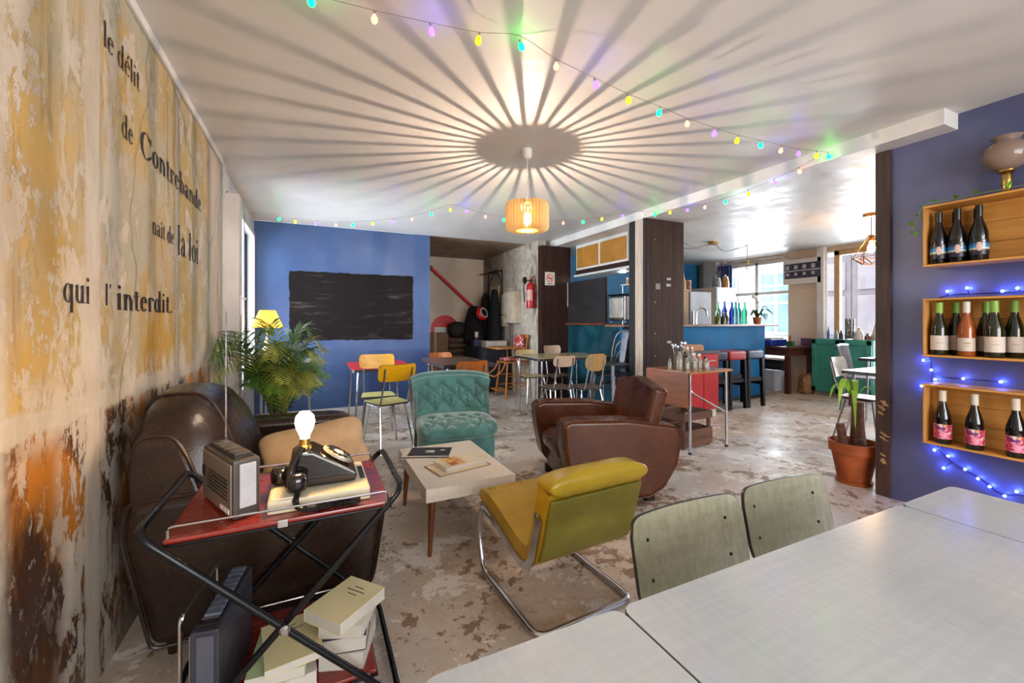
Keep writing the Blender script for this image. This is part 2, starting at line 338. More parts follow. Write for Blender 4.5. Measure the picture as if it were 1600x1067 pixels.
# ---------------------------------------------------------------- structure
HC = 2.43
struct(MB().box(-1.2, 8.1, -2.9, 8.1, -0.1, 0).build('floor', floor_m), 'worn concrete floor with flaking pale paint')
struct(MB().box(-0.95, 8.1, -2.9, 5.995, HC, HC + 0.1).box(3.15, 8.1, 5.995, 6.75, HC, HC + 0.1).build('ceiling', ceil_paint), 'white satin painted ceiling')
struct(MB().box(1.4, 3.2, 5.995, 8.1, HC + 0.0, HC + 0.1).build('ceiling_alcove', tan), 'tan ceiling over the coat alcove with shade in its colour')
wl = struct(MB().box(-0.86, -0.64, -2.9, 3.9, 0, HC).build('wall_left', peel), 'peeling ochre and rust plaster wall with painted sentence')
MB().box(-0.638, -0.626, -2.9, 3.88, 2.385, HC).build('cornice', white_paint, wl)
wl2 = struct(MB().box(-0.86, -0.64, 3.9, 4.06, 0, HC).box(-0.86, -0.68, 4.06, 4.20, 2.22, HC).box(-0.86, -0.66, 4.20, 6.0, 2.28, HC).box(-0.86, -0.66, 4.20, 6.0, 0, 0.42).build('wall_left_window_bay', white_paint), 'white wall around the side window')
tp = struct(MB().rbox(-0.80, -0.545, 4.02, 4.17, 0, 2.22, 0.008).build('trim_1', m_paint('weathered_white_board', 'b7ada6', 'cfc8c2', 0.5)), 'tall white boxed pilaster beside the side window')
hd = MB().rbox(-0.545, -0.53, 4.03, 4.06, 1.24, 1.40, 0.006).rbox(-0.54, -0.50, 4.04, 4.055, 1.36, 1.38, 0.004).build('latch', white_paint, tp)
w1 = bpy.data.objects.new('window_1', None); col.objects.link(w1); struct(w1, 'tall white framed side window with daylight')
fr = MB()
for y0, y1 in ((4.20, 4.26), (5.06, 5.12), (5.93, 5.99)): fr.rbox(-0.72, -0.645, y0, y1, 0.42, 2.28, 0.006)
fr.rbox(-0.72, -0.645, 4.20, 5.99, 2.22, 2.28, 0.006).rbox(-0.72, -0.645, 4.20, 5.99, 0.42, 0.50, 0.006); fr.build('window_frame', white_paint, w1)
for y0, y1 in ((4.26, 5.06), (5.12, 5.93)): MB().box(-0.69, -0.685, y0, y1, 0.5, 2.22).build('pane', pane, w1)
struct(MB().box(-0.86, 1.524, 6.0, 6.14, 0, HC).box(1.40, 1.524, 6.14, 8.0, 0, HC).build('wall_back', blue_m), 'blue painted back wall')
struct(MB().box(-0.63, 1.524, 5.985, 6.0, 0, 0.045).build('baseboard_back', white_paint), 'low white skirting under blue wall')
struct(MB().box(1.40, 3.2, 7.9, 8.05, 0, HC).build('wall_alcove_back', cream), 'cream back wall of the coat alcove')
struct(MB().box(1.53, 3.08, 7.885, 7.9, 0, 0.62).build('trim_2', m_paint('deep_red_paint', '5a1a18', '6b2420', 0.5)), 'dark red lower band in the alcove')
struct(MB().box(3.1, 3.24, 5.62, 8.05, 0, HC).build('wall_alcove_side', stain), 'stained grey plaster wall with fuse box')
# beam, posts, right wall
struct(MB().rbox(3.33, 3.92, 1.13, 6.0, 2.335, HC + 0.01, 0.006).build('trim_3', white_paint), 'wide white boxed ceiling beam')
wr = struct(MB().box(3.5, 3.64, -2.9, 1.45, 0, HC).build('wall_right', rblue), 'violet blue wall carrying wine crates')
pe = struct(MB().rbox(3.485, 3.66, 1.45, 1.535, 0, 2.335, 0.004).build('wall_right_end_post', wood('rough_brown_post', '33211a', '50362a', 'Z', 0.6, 1.0, 0.0, 0.3)), 'rough dark brown post ending the blue wall')
p2 = bpy.data.objects.new('wall_pillar', None); col.objects.link(p2); struct(p2, 'pillar clad in dark planks beside the bar')
for i, (a, b) in enumerate(((3.335, 3.39), (3.392, 3.56), (3.562, 3.73), (3.732, 3.90))): MB().rbox(a, b, 3.56, 3.60, 0, 2.335, 0.003).build('plank', dkwood, p2)
MB().box(3.335, 3.90, 3.60, 3.80, 0, 2.335).build('core', mat('black_board', '15100f', 0.5), p2)
MB().rbox(3.318, 3.334, 3.60, 3.725, 0, 2.335, 0.003).build('plank', wood('pale_post', 'a08f80', 'bfae9c', 'Z', 0.6), p2)
MB().rbox(3.312, 3.334, 3.727, 3.82, 0, 2.335, 0.003).build('plank', mat('black_board', '15100f', 0.5), p2)
MB().rbox(3.316, 3.334, 3.565, 3.598, 0, 2.335, 0.002).build('plank', mat('black_board', '15100f', 0.5), p2)
for i, (x, z, r) in enumerate(((3.50, 1.58, 0.032), (3.66, 1.60, 0.034), (3.665, 1.67, 0.03), (3.67, 0.95, 0.03))):
    MB().box(x - r, x + r, 3.557, 3.56, z - r * (1 if i == 0 else .45), z + r * (1 if i == 0 else .45)).build('sticker', mat('sticker_pale' if i != 0 else 'sticker_grey', '9b97a0' if i else '77706f', 0.5), p2)
for z in (0.55, 0.8, 1.05, 1.4, 2.1):
    MB().lathe([(0.008, 0), (0.008, 0.004)], 8).xf(Tm((3.45 + 0.02 * (z % .3), 3.556, z), 90)).build('nail', steel, p2)
p1 = bpy.data.objects.new('wall_pillar_by_alcove', None); col.objects.link(p1); struct(p1, 'dark plank clad column beside the fire extinguisher')
for a, b in ((3.1, 3.268), (3.27, 3.438), (3.44, 3.61)): MB().rbox(a, b, 5.50, 5.53, 0, 2.335, 0.003).build('plank', dkwood, p1)
MB().box(3.1, 3.61, 5.53, 5.62, 0, 2.335).build('core', dkwood, p1)
# kitchen shell and street front
struct(MB().box(3.24, 8.1, 6.6, 6.75, 0, HC).build('wall_kitchen_back', m_paint('sky_blue_paint', '1f6f9c', '2b80ad', 0.45)), 'bright blue kitchen back wall')
struct(MB().box(7.55, 7.7, 6.06, 6.36, 0, HC).build('wall_kitchen_chimney_breast', m_paint('warm_white_paint', 'b3aba4', 'c6bfb8', 0.5)), 'white boxed chimney breast beside curtain')
pier_m = m_paint('beige_pier_paint', 'c0a98f', 'ccb79f', 0.5)
struct(MB().box(7.7, 8.0, 4.2, 4.68, 0, HC).box(7.7, 8.0, 6.0, 6.75, 0, HC).box(7.8, 8.0, 4.68, 6.0, 2.34, HC).box(7.8, 8.0, 4.68, 6.0, 0, 0.45).box(7.8, 8.0, 2.2, 4.2, 2.36, HC).box(7.8, 8.0, -2.9, 2.2, 0, HC).build('wall_street_front', pier_m), 'beige street front wall between window and door')
struct(MB().rbox(7.62, 7.72, 4.06, 4.16, 0, HC, 0.006).rbox(7.66, 7.76, 4.165, 4.20, 0, HC, 0.004).build('trim_4', white_paint), 'white pipe casing beside the street door')
w2 = bpy.data.objects.new('window_2', None); col.objects.link(w2); struct(w2, 'large street window behind the bar')
fr = MB()
for y in (4.68, 5.34, 5.94): fr.rbox(7.84, 7.90, y, y + 0.06, 0.45, 2.34, 0.006)
for z in (0.45, 1.70, 2.28): fr.rbox(7.84, 7.90, 4.68, 6.0, z, z + 0.06, 0.006)
fr.build('window_frame', white_paint, w2)
for y0, y1 in ((4.74, 5.34), (5.40, 5.94)):
    for z0, z1 in ((0.51, 1.70), (1.76, 2.28)): MB().box(7.868, 7.872, y0, y1, z0, z1).build('pane', pane, w2)
d1 = bpy.data.objects.new('door_1', None); col.objects.link(d1); struct(d1, 'glazed street door in a tan wooden frame')
tanw = wood('tan_door_wood', 'a77f52', 'c29a68', 'Z', 0.4); fr = MB()
for y in (2.2, 3.08, 3.93): fr.rbox(7.82, 7.90, y, y + 0.08, 0, 2.36, 0.006)
fr.rbox(7.82, 7.90, 2.2, 4.01, 2.28, 2.36, 0.006).rbox(7.82, 7.90, 2.2, 4.01, 0, 0.25, 0.006); fr.build('door_frame', tanw, d1)
for y0, y1 in ((2.28, 3.08), (3.16, 3.93)): MB().box(7.858, 7.862, y0, y1, 0.25, 2.28).build('pane', pane, d1)
wb = struct(MB().box(-0.86, -0.2, -3.0, -2.8, 0, HC).box(3.2, 4.5, -3.0, -2.8, 0, HC).box(7.1, 8.1, -3.0, -2.8, 0, HC).box(4.5, 7.1, -3.0, -2.8, 0, 0.5).box(4.5, 7.1, -3.0, -2.8, 2.38, HC).box(-0.2, 3.2, -3.0, -2.8, 0, 0.45).box(-0.2, 3.2, -3.0, -2.8, 2.4, HC).build('wall_rear', cream), 'cream wall behind the dining table')  # unseen wall, its openings added to go with the two fill lights
# street outside
struct(MB().box(8.1, 16, -4, 12, -0.3, -0.12).build('street_pavement', m_paint('asphalt', '8f8f92', '9f9fa2', 0.8)), 'grey street outside')
bf = bpy.data.objects.new('facing_building', None); col.objects.link(bf); tag(bf, 'pale stone building across the street with panelled double door', 'building'); bf.location = (13, 4, -0.12)
stone = m_paint('pale_stone', 'c9c6bf', 'd8d5cf', 0.8)
MB().box(0, 0.4, -9, 9, 0, 8).build('facade', stone, bf)
MB().rbox(-0.08, 0, -9, 9, 3.35, 3.6, 0.02).build('cornice', stone, bf)
for y in (-2.2, -0.2, 4.25, 6.1):
    wdw = MB().rbox(-0.05, 0.0, y - 0.55, y + 0.55, 0.9, 2.9, 0.02).build('window', white_paint, bf)
    for dy in (-0.26, 0.26):
        for z0, z1 in ((1.0, 1.85), (1.92, 2.4), (2.46, 2.8)): MB().box(-0.06, -0.05, y + dy - 0.2, y + dy + 0.2, z0, z1).build('pane', mat('facing_pane', '8fb0bc', 0.1, var=0.2, vs=1), wdw)
for k, y in enumerate((-0.55, 0.37)):
    y += 2.3
    dr = MB().rbox(-0.06, 0.0, y - 0.44, y + 0.44, 0, 3.1, 0.02).build('door_leaf', m_paint('grey_taupe_door', '83767a', '978a8c', 0.5), bf)
    for z0, z1 in ((0.25, 0.8), (0.95, 2.0), (2.15, 2.9)): MB().rbox(-0.09, -0.06, y - 0.32, y + 0.32, z0, z1, 0.02).build('door_panel', m_paint('taupe_panel', 'a3969a', 'b0a4a6', 0.5), dr)
# the sentence painted on the wall
def glyph(ch, bold=1.0):
    q = []; S = 0.17 * bold; T = 0.055; W = 0.62
    def rect(x0, y0, x1, y1): q.append([(x0, y0), (x1, y0), (x1, y1), (x0, y1)])
    def ser(x, y, d=0.08, up=True): h = 0.05 if up else -0.05; q.append([(x - d, y), (x + S + d, y), (x + S + d * .3, y + h), (x - d * .3, y + h)])
    def flag(x, y): q.append([(x - 0.12, y - 0.10), (x + 0.02, y - 0.14), (x + S, y), (x + S * .7, y + 0.03)])
    def ring(cx, cy, rx, ry, a0, a1, ts=None, tt=T, n=16):
        ts = ts or S
        for i in range(n):
            a = R(a0 + (a1 - a0) * i / n); b = R(a0 + (a1 - a0) * (i + 1) / n)
            q.append([(cx + rx * math.cos(a), cy + ry * math.sin(a)), (cx + rx * math.cos(b), cy + ry * math.sin(b)), (cx + (rx - ts) * math.cos(b), cy + (ry - tt) * math.sin(b)), (cx + (rx - ts) * math.cos(a), cy + (ry - tt) * math.sin(a))])
    adv = W + 0.12
    if ch in 'lbdi\u00eet':
        pass
    if ch == 'l': rect(0.1, 0, 0.1 + S, 1.6); ser(0.1, 0); flag(0.1, 1.6); adv = 0.1 + S + 0.16
    elif ch in 'i\u00ee':
        rect(0.1, 0, 0.1 + S, 1.0); ser(0.1, 0); flag(0.1, 1.0); adv = 0.1 + S + 0.16
        if ch == 'i': ring(0.1 + S / 2, 1.38, 0.11, 0.12, 0, 360, 0.109, 0.119, 10)
        else: q.append([(-0.06, 1.2), (0.04, 1.2), (0.22, 1.42), (0.16, 1.5)]); q.append([(0.16, 1.5), (0.14, 1.4), (0.3, 1.2), (0.4, 1.2)])
    elif ch == 'o': ring(0.36, 0.5, 0.34, 0.52, 0, 360, S, T, 24); adv = 0.76
    elif ch in 'e\u00e9':
        ring(0.35, 0.5, 0.33, 0.52, 20, 318, S, T * 1.2, 22); rect(0.1, 0.58, 0.64, 0.65); adv = 0.72
        if ch == '\u00e9': q.append([(0.28, 1.15), (0.36, 1.15), (0.58, 1.5), (0.42, 1.5)])
    elif ch == 'C': ring(0.6, 0.75, 0.58, 0.8, 38, 322, S * 1.25, T * 1.2, 28); q.append([(1.0, 1.05), (1.1, 1.05), (1.1, 1.5), (1.04, 1.5)]); q.append([(1.02, 0.25), (1.1, 0.25), (1.12, 0.5), (1.08, 0.5)]); adv = 1.2
    elif ch == 'd': ring(0.34, 0.5, 0.32, 0.52, 0, 360, S, T, 24); rect(0.52, 0, 0.52 + S, 1.6); flag(0.52, 1.6); q.append([(0.52, 0), (0.84, 0.04), (0.84, 0.09), (0.69, 0.12)]); adv = 0.86
    elif ch == 'b': rect(0.08, 0.02, 0.08 + S, 1.6); flag(0.08, 1.6); ring(0.42, 0.5, 0.32, 0.52, 0, 360, S, T, 24); adv = 0.80
    elif ch == 'q': ring(0.34, 0.5, 0.32, 0.52, 0, 360, S, T, 24); rect(0.52, -0.55, 0.52 + S, 1.0); ser(0.52, -0.55); adv = 0.84
    elif ch == 'a': ring(0.28, 0.29, 0.26, 0.30, 0, 360, S * .9, T, 18); rect(0.42, 0.08, 0.42 + S, 0.72); ring(0.31, 0.7, 0.28, 0.33, 0, 165, S, T, 10); q.append([(0.42, 0.1), (0.72, 0.0), (0.74, 0.06), (0.59, 0.16)]); adv = 0.78
    elif ch == 'n': rect(0.08, 0, 0.08 + S, 1.0); ser(0.08, 0); flag(0.08, 1.0); ring(0.40, 0.62, 0.28, 0.40, 0, 160, S, T * 1.3, 12); rect(0.51, 0, 0.51 + S, 0.66); ser(0.51, 0); adv = 0.84
    elif ch == 'u': rect(0.08, 0.3, 0.08 + S, 1.0); flag(0.08, 1.0); ring(0.36, 0.36, 0.28, 0.38, 180, 340, S, T * 1.3, 12); rect(0.51, 0, 0.51 + S, 1.0); flag(0.51, 1.0); ser(0.58, 0, 0.06); adv = 0.84
    elif ch == 'r': rect(0.08, 0, 0.08 + S, 1.0); ser(0.08, 0); flag(0.08, 1.0); ring(0.40, 0.72, 0.22, 0.30, 35, 160, 0.06, 0.1, 8); ring(0.53, 0.86, 0.09, 0.1, 0, 360, 0.089, 0.099, 8); adv = 0.62
    elif ch == 't': rect(0.12, 0.2, 0.12 + S, 1.28); rect(0.0, 0.92, 0.44, 1.0); ring(0.34, 0.22, 0.22, 0.24, 180, 320, S * .9, T * 1.3, 8); adv = 0.54
    elif ch == "'": q.append([(0.1, 1.25), (0.16, 1.25), (0.27, 1.6), (0.1, 1.6)]); adv = 0.36
    elif ch == '.': ring(0.14, 0.09, 0.11, 0.12, 0, 360, 0.109, 0.119, 10); adv = 0.3
    elif ch == ' ': adv = 0.4
    return q, adv
ink = mat('sentence_ink', '2a1612', 0.55, var=0.25, vs=30)
def sentence(words, y0, y1, z, xh, bold=1.0):
    m = MB(); x = 0; qs = []
    for ch in words:
        q, a = glyph(ch, bold); qs += [[(px + x, py) for px, py in p] for p in q]; x += a
    sc = (y1 - y0) / x
    for k, p in enumerate(qs):
        X = -0.6375 + 0.00001 * (k % 7); m.add([(X, y0 + px * sc, z + py * xh) for px, py in p], [tuple(range(len(p)))])
    return m.build('lettering', ink, wl)
sentence('le d\u00e9lit', 1.86, 2.19, 2.112, 0.055)
sentence('de', 2.01, 2.12, 1.868, 0.056); sentence('Contrebande', 2.19, 3.22, 1.868, 0.070, 1.25)
sentence('na\u00eet de', 2.335, 2.65, 1.568, 0.052); sentence('la loi', 2.71, 3.15, 1.532, 0.098, 1.0)
sentence('qui', 1.609, 1.772, 1.237, 0.054); sentence("l'", 1.872, 1.925, 1.237, 0.046); sentence('interdit.', 1.962, 2.62, 1.224, 0.060, 1.3)
# ================================================================ serving trolley with radio, telephone lamp and books
lacq = wood('red_lacquer_wood', '6c1a13', '8c2a1c', 'X', 0.22, 0.6, 0.3)
t = thing('serving_trolley', 'black tube folding trolley with two red trays beside the leather loveseat', 'trolley', (-0.07, 1.545, 0))
def loop(m, s, inset):
    y = 0.245 - inset; a = -0.32 * s; b = 0.31 * s
    p = [(a, y, 0.665), (a, -y, 0.665), (b, -y, 0.03), (b, y, 0.03)]
    m.tube(fillet(p, 0.05, 6, True), 0.0098, 10, closed=True)
loop_a = MB(); loop(loop_a, 1, 0.0); loop_a.build('frame_tube', blackmetal, t)
loop_b = MB(); loop(loop_b, -1, 0.026); loop_b.build('frame_tube', blackmetal, t)
for y in (-0.258, 0.245): MB().lathe([(0.014, 0), (0.014, 0.006), (0.008, 0.012)], 14).xf(Tm((0.0, y, 0.348), 90)).build('pivot_bolt', chrome, t)
for nm, z, x0, x1 in (('top_tray', 0.615, -0.275, 0.285), ('lower_tray', 0.11, -0.24, 0.245)):
    tr = MB().rbox(x0, x1, -0.215, 0.215, z, z + 0.014, 0.005).build(nm, lacq, t)
    MB().rbox(x0 - 0.003, x1 + 0.003, -0.219, 0.219, z - 0.006, z + 0.001, 0.002).build('tray_edge', blackmetal, tr)
    for s in ((-1, 1) if z > 0.3 else (1,)):
        y = s * 0.208; MB().tube(fillet([(x0 + 0.01, y, z + 0.008), (x0 + 0.01, y, z + 0.042), (x1 - 0.01, y, z + 0.042), (x1 - 0.01, y, z + 0.008)], 0.01, 3), 0.0035, 6).build('rail', chrome, tr)
    MB().rbox(-0.02 if z > .3 else 0.2, 0.005 if z > .3 else 0.225, -0.22, -0.216, z - 0.006, z + 0.014, 0.001).build('bracket', chrome, tr)
# cassette radio
def radio(name, label, loc, rz, L, D, H, mb, aerial, mtx=None):
    o = thing(name, label, 'radio', loc, rz)
    def bl(m, n, mt, p=o):
        if mtx is not None: m.xf(mtx)
        return m.build(n, mt, p)
    bl(MB().rbox(-L / 2, L / 2, -D / 2, D / 2, 0, H, 0.008, 2), 'body', mb)
    f = bl(MB().rbox(-L / 2 + 0.008, L / 2 - 0.008, -D / 2 - 0.004, -D / 2 + 0.002, 0.008, H - 0.012, 0.004), 'front_panel', mat('radio_front', '8f8478', 0.35, 0.6, vs=3))
    for i in range(6): bl(MB().box(-L / 2 + 0.06, L / 2 - 0.03, -D / 2 - 0.0055, -D / 2 - 0.003, H * .30 + i * H * .065, H * .325 + i * H * .065), 'grille_slot', blackplastic, f)
    bl(MB().box(-L / 2 + 0.012, -L / 2 + 0.04, -D / 2 - 0.006, -D / 2 - 0.003, H * .48, H * .66), 'window', blackplastic, f)
    for i in range(3): bl(MB().box(L / 2 - 0.085 + i * 0.025, L / 2 - 0.066 + i * 0.025, -D / 2 - 0.007, -D / 2 - 0.003, H * .10, H * .17), 'key', mat('key_pale', 'cfc6ba', 0.4), f)
    tp = bl(MB().rbox(-L / 2 + 0.02, L / 2 - 0.02, -D / 2 + 0.01, D / 2 - 0.01, H - 0.002, H + 0.006, 0.002), 'top_panel', blackplastic)
    for i in range(5): bl(MB().rbox(-L / 2 + 0.03 + i * L * .16, -L / 2 + 0.03 + i * L * .16 + L * .13, -D / 2 + 0.014, D / 2 - 0.014, H + 0.004, H + 0.011, 0.002), 'key', mat('key_dark', '3a3430', 0.35), tp)
    bl(MB().rbox(L / 2 - 0.002, L / 2 + 0.004, -D / 2 + 0.016, D / 2 - 0.012, 0.03, H - 0.012, 0.003), 'end_panel', mat('radio_end', 'b4b2b4', 0.4) if aerial else mat('recorder_end', '50525e', 0.35))
    if aerial: bl(MB().tube([(-L / 2 + 0.012, D / 2 - 0.012, H * .5), (-L / 2 + 0.012, D / 2 - 0.012, H + 0.06), (-L / 2 + 0.012, D / 2 - 0.012, H + 0.42)], [0.0035, 0.003, 0.0016], 8), 'aerial', chrome)
    return o
radio('cassette_radio', 'silver grey cassette radio with raised aerial standing on the trolley top', (-0.226, 1.508, 0.6291), -64.5, 0.262, 0.07, 0.165, mat('radio_shell', '4b433d', 0.35, 0.2), True)
r2 = radio('tape_recorder', 'dark old tape recorder lying tilted on the lower trolley shelf', (-0.235, 1.47, 0.125), -98, 0.30, 0.068, 0.25, mat('recorder_shell', '34343c', 0.35), False, Tm((0, 0, 0.004)))
MB().tube(fillet([(-0.13, -0.06, 0.10), (-0.13, -0.06, 0.285), (0.13, -0.06, 0.285), (0.13, -0.06, 0.10)], 0.02, 4), 0.005, 6).build('carry_handle', chrome, r2)
for i in range(9): MB().rbox(-0.12 + i * 0.026, -0.10 + i * 0.026, -0.015, 0.024, 0.264, 0.272, 0.002).build('button', mat('button_blue_grey', '5a6070', 0.3), r2)
# answering machine under the phone
am = thing('answering_machine', 'cream flat answering machine under the black rotary telephone', 'machine', (0.02, 1.505, 0.6291))
MB().rbox(-0.14, 0.14, -0.135, 0.135, 0.0, 0.038, 0.006).build('body', mat('cream_plastic', 'c9bea2', 0.4, var=0.05), am)
for i in range(10): MB().box(0.118, 0.134, -0.05 + i * 0.013, -0.042 + i * 0.013, 0.038, 0.0395).build('grille_slot', blackplastic, am)
MB().rbox(-0.132, -0.07, -0.128, -0.03, 0.036, 0.042, 0.003).build('lid', mat('cream_light', 'd5cbb2', 0.35, var=0.04), am)
# telephone lamp
ph = thing('telephone_lamp', 'black rotary telephone made into a lamp with a bare glowing bulb', 'lamp', (0.02, 1.51, 0.6681))
bake = mat('bakelite', '15100e', 0.18, var=0.15, coat=0.4)
MB().prism([(-0.085, 0), (0.105, 0), (0.108, 0.028), (-0.02, 0.108), (-0.055, 0.112), (-0.085, 0.09)], 'Y', -0.075, 0.07, 0.010, 2).build('body', bake, ph)
dm = Tm((0.052, -0.002, 0.071), 0, 32); dl = MB().lathe([(0.052, 0), (0.052, 0.006), (0.046, 0.010), (0.0, 0.010)], 28).xf(dm).build('dial', mat('dial_silver', 'c9c2b4', 0.2, 0.8), ph)
for i in range(10):
    a = R(30 + i * 30); MB().lathe([(0.0085, 0), (0.0085, 0.004)], 10, (0.036 * math.cos(a), 0.036 * math.sin(a), 0.009)).xf(dm).build('finger_hole', blackplastic, dl)
MB().lathe([(0.017, 0), (0.015, 0.004)], 14, (0, 0, 0.009)).xf(dm).build('dial_centre', whiteplastic, dl)
hs = MB().tube(bez([(-0.078, -0.098, 0.03), (-0.082, -0.09, 0.06), (-0.07, -0.07, 0.09), (-0.05, -0.05, 0.118)], 5), [0.013] * 16, 10)
hs.pad((-0.066, -0.112, 0.034), (0.062, 0.05, 0.056), 1, 0.7, 16, 10).build('handset', bake, ph)
MB().pad((-0.115, 0.0, 0.028), (0.055, 0.07, 0.056), 0.8, 0.7, 16, 10).build('ear_cap', bake, ph)
MB().lathe([(0.02, 0.105), (0.02, 0.118), (0.016, 0.122), (0.0155, 0.142)], 16, (-0.045, -0.02, 0)).build('socket', brass, ph)
MB().lathe([(0.013, 0.14), (0.014, 0.15), (0.024, 0.172), (0.029, 0.192), (0.026, 0.212), (0.014, 0.226), (0.0, 0.229)], 20, (-0.045, -0.02, 0)).build('bulb', emis('phone_bulb_glow', 'ffcf8a', 90.0), ph)
cp = bez([(-0.062, -0.115, 0.008), (-0.066, -0.15, -0.012), (-0.04, -0.167, -0.0275), (0.02, -0.172, -0.0275), (0.085, -0.170, -0.0275), (0.10, -0.158, -0.0275), (0.05, -0.150, -0.0275), (-0.01, -0.152, -0.0275)], 16)
hx = []; K = len(cp) * 4
for i in range(K):
    u = i / 4; j = min(int(u), len(cp) - 2); p = cp[j].lerp(cp[j + 1], u - j); d = (cp[j + 1] - cp[j]).normalized(); xx = d.cross(Vector((0, 0, 1))).normalized(); yy = d.cross(xx); a = i * 1.25
    hx.append(p + xx * 0.0075 * math.cos(a) + yy * 0.0075 * math.sin(a))
MB().tube(hx, 0.0022, 5).build('coiled_cord', bake, ph)
# books
page = mat('book_pages', 'c9c4ba', 0.7, var=0.06); bcream = mat('cream_cover', 'e4d9aa', 0.5, var=0.04); bgreen = mat('pale_green_cover', 'bcd0a2', 0.5, var=0.04); pr = mat('book_print', '5a5a52', 0.6, var=0)
def book(label, loc, rz, w, h, th, cover, spine=None, tilt=(0, 0), lines=3, group='paperbacks on the trolley shelf'):
    o = thing('paperback_book', label, 'book', loc, rz, group); o.rotation_euler = (R(tilt[0]), R(tilt[1]), R(rz))
    MB().box(-w / 2, w / 2 - 0.002, -h / 2 + 0.002, h / 2 - 0.002, 0.0012, th - 0.0012).build('pages', page, o)
    c = MB().box(-w / 2, w / 2, -h / 2, h / 2, th - 0.0012, th).box(-w / 2, w / 2, -h / 2, h / 2, 0, 0.0012).build('cover', cover, o)
    MB().box(-w / 2 - 0.0012, -w / 2, -h / 2, h / 2, 0, th).build('spine', spine or cover, o)
    for i in range(lines): MB().box(-w * 0.12 * (1 + i % 2), w * 0.12 * (1 + i % 2), h * (0.3 - 0.09 * i) - 0.002, h * (0.3 - 0.09 * i) + 0.002, th, th + 0.0003).build('print', pr, c)
    return o
zt = 0.1241
bs = [('thick white paperback at the bottom of the trolley book pile by the tape recorder', -0.075, 1.435, 6, 0.15, 0.2, 0.045, page, None), ('pale green paperback showing a strip under a cream one on the trolley', -0.085, 1.44, -6, 0.15, 0.2, 0.03, bgreen, None), ('cream paperback on top of the pile beside the tape recorder', -0.06, 1.435, 8, 0.15, 0.2, 0.022, bcream, bgreen)]
z = zt
for lb, x, y, rz, w, h, th, cv, sp in bs: book(lb, (x, y, z), rz, w, h, th, cv, sp); z += th + 0.0004
z = zt
for lb, x, y, rz, w, h, th, cv, sp in (('white paperback lowest of the small stack at the trolley shelf end', 0.105, 1.45, -20, 0.13, 0.17, 0.05, page, None), ('black and white paperback in the middle of the small trolley stack', 0.10, 1.452, -12, 0.13, 0.17, 0.045, mat('dark_cover', '2b2524', 0.4), None), ('thick white paperback under the thick cream book', 0.108, 1.448, -24, 0.13, 0.17, 0.04, page, None), ('thick cream book with green spine topping the stack at the shelf end', 0.095, 1.44, -50, 0.15, 0.19, 0.036, bcream, bgreen)):
    book(lb, (x, y, z), rz, w, h, th, cv, sp); z += th + 0.0004
MB().tube(bez([(-0.64 + 0.06, 1.55, 0.006), (-0.50, 1.38, 0.006), (-0.38, 1.30, 0.006), (-0.30, 1.30, 0.03), (-0.27, 1.33, 0.11)], 8), 0.004, 6).build('power_cable', whiteplastic)
tag(bpy.data.objects['power_cable'], 'white cable running from the plaster wall to the trolley', 'cable')

# ================================================================ dark leather loveseat against the peeling wall
lea = leather('dark_brown_leather', '22140e', '302015', 0.25); leap = leather('leather_piping', '20130d', '35231a', 0.3)
s = thing('leather_loveseat', 'dark brown leather club loveseat with rounded back against the peeling wall', 'sofa', (-0.17, 2.46, 0))
W2 = 0.66
def back(u, v):
    y = -W2 + 2 * W2 * u; t = 2 * u - 1; KN = ((-1.0, 0.775), (-0.85, 0.86), (-0.65, 0.905), (-0.35, 0.92), (0.0, 0.88), (0.35, 0.80), (0.7, 0.69), (1.0, 0.61))
    for (ta, za), (tb_, zb_) in zip(KN, KN[1:]):
        if ta <= t <= tb_ + 1e-6: w = (t - ta) / (tb_ - ta); zt = za + (zb_ - za) * w; break
    xb = -0.445 + 0.05 * abs(t) ** 3; xf = -0.06 - 0.10 * abs(t) ** 4
    a = 2 * math.pi * v; c, sn = math.cos(a), math.sin(a); e = 0.62
    x = (xb + xf) / 2 + (xf - xb) / 2 * math.copysign(abs(c) ** e, c); zz = math.copysign(abs(sn) ** e, sn)
    k = 0.08 if zz < 0 else 0.0
    return (x + 0.03 * (1 - zz) * (1 - c) / 2 - 0.09 * max(0, zz) * (1 + c) / 2, y, 0.08 + (zt - 0.08) * (zz + 1) / 2)
bk = MB().grid(back, 36, 36, False, True)
bk.add([back(0, j / 36) for j in range(36)], [tuple(range(36))]); bk.add([back(1, j / 36) for j in range(36)], [tuple(range(36))]); bo = bk.build('backrest', lea, s, 60)
for u in (0.012, 0.17, 0.83, 0.988): MB().tube([Vector(back(u, v / 40)) + Vector((0.0, 0, 0)) for v in range(0, 21)], 0.007, 6).build('piping', leap, bo)
ap = [(-0.33, 0.07), (0.36, 0.07), (0.40, 0.14), (0.44, 0.40), (0.43, 0.50), (0.38, 0.555), (0.30, 0.575), (0.1, 0.58), (-0.2, 0.585), (-0.40, 0.58), (-0.41, 0.45)]
for sgn in (-1, 1):
    y0, y1 = (-W2 - 0.01, -W2 + 0.17) if sgn < 0 else (W2 - 0.17, W2 + 0.01)
    am_ = MB().prism(ap, 'Y', y0, y1, 0.045, 4).build('arm', lea, s, 50)
    yy = y0 + 0.008 if sgn < 0 else y1 - 0.008
    MB().tube(fillet([(x * 0.985, yy, z * 0.985 + 0.004) for x, z in ap], 0.03, 3, True), 0.006, 6, closed=True).build('piping', leap, am_)
MB().rbox(-0.14, 0.40, -W2 + 0.17, W2 - 0.17, 0.08, 0.28, 0.03, 3).build('seat_base', lea, s)
for y in (-0.242, 0.242): MB().pad((0.13, y, 0.35), (0.58, 0.478, 0.17), 0.35, 0.55, 32, 14).build('seat_cushion', lea, s, 60)
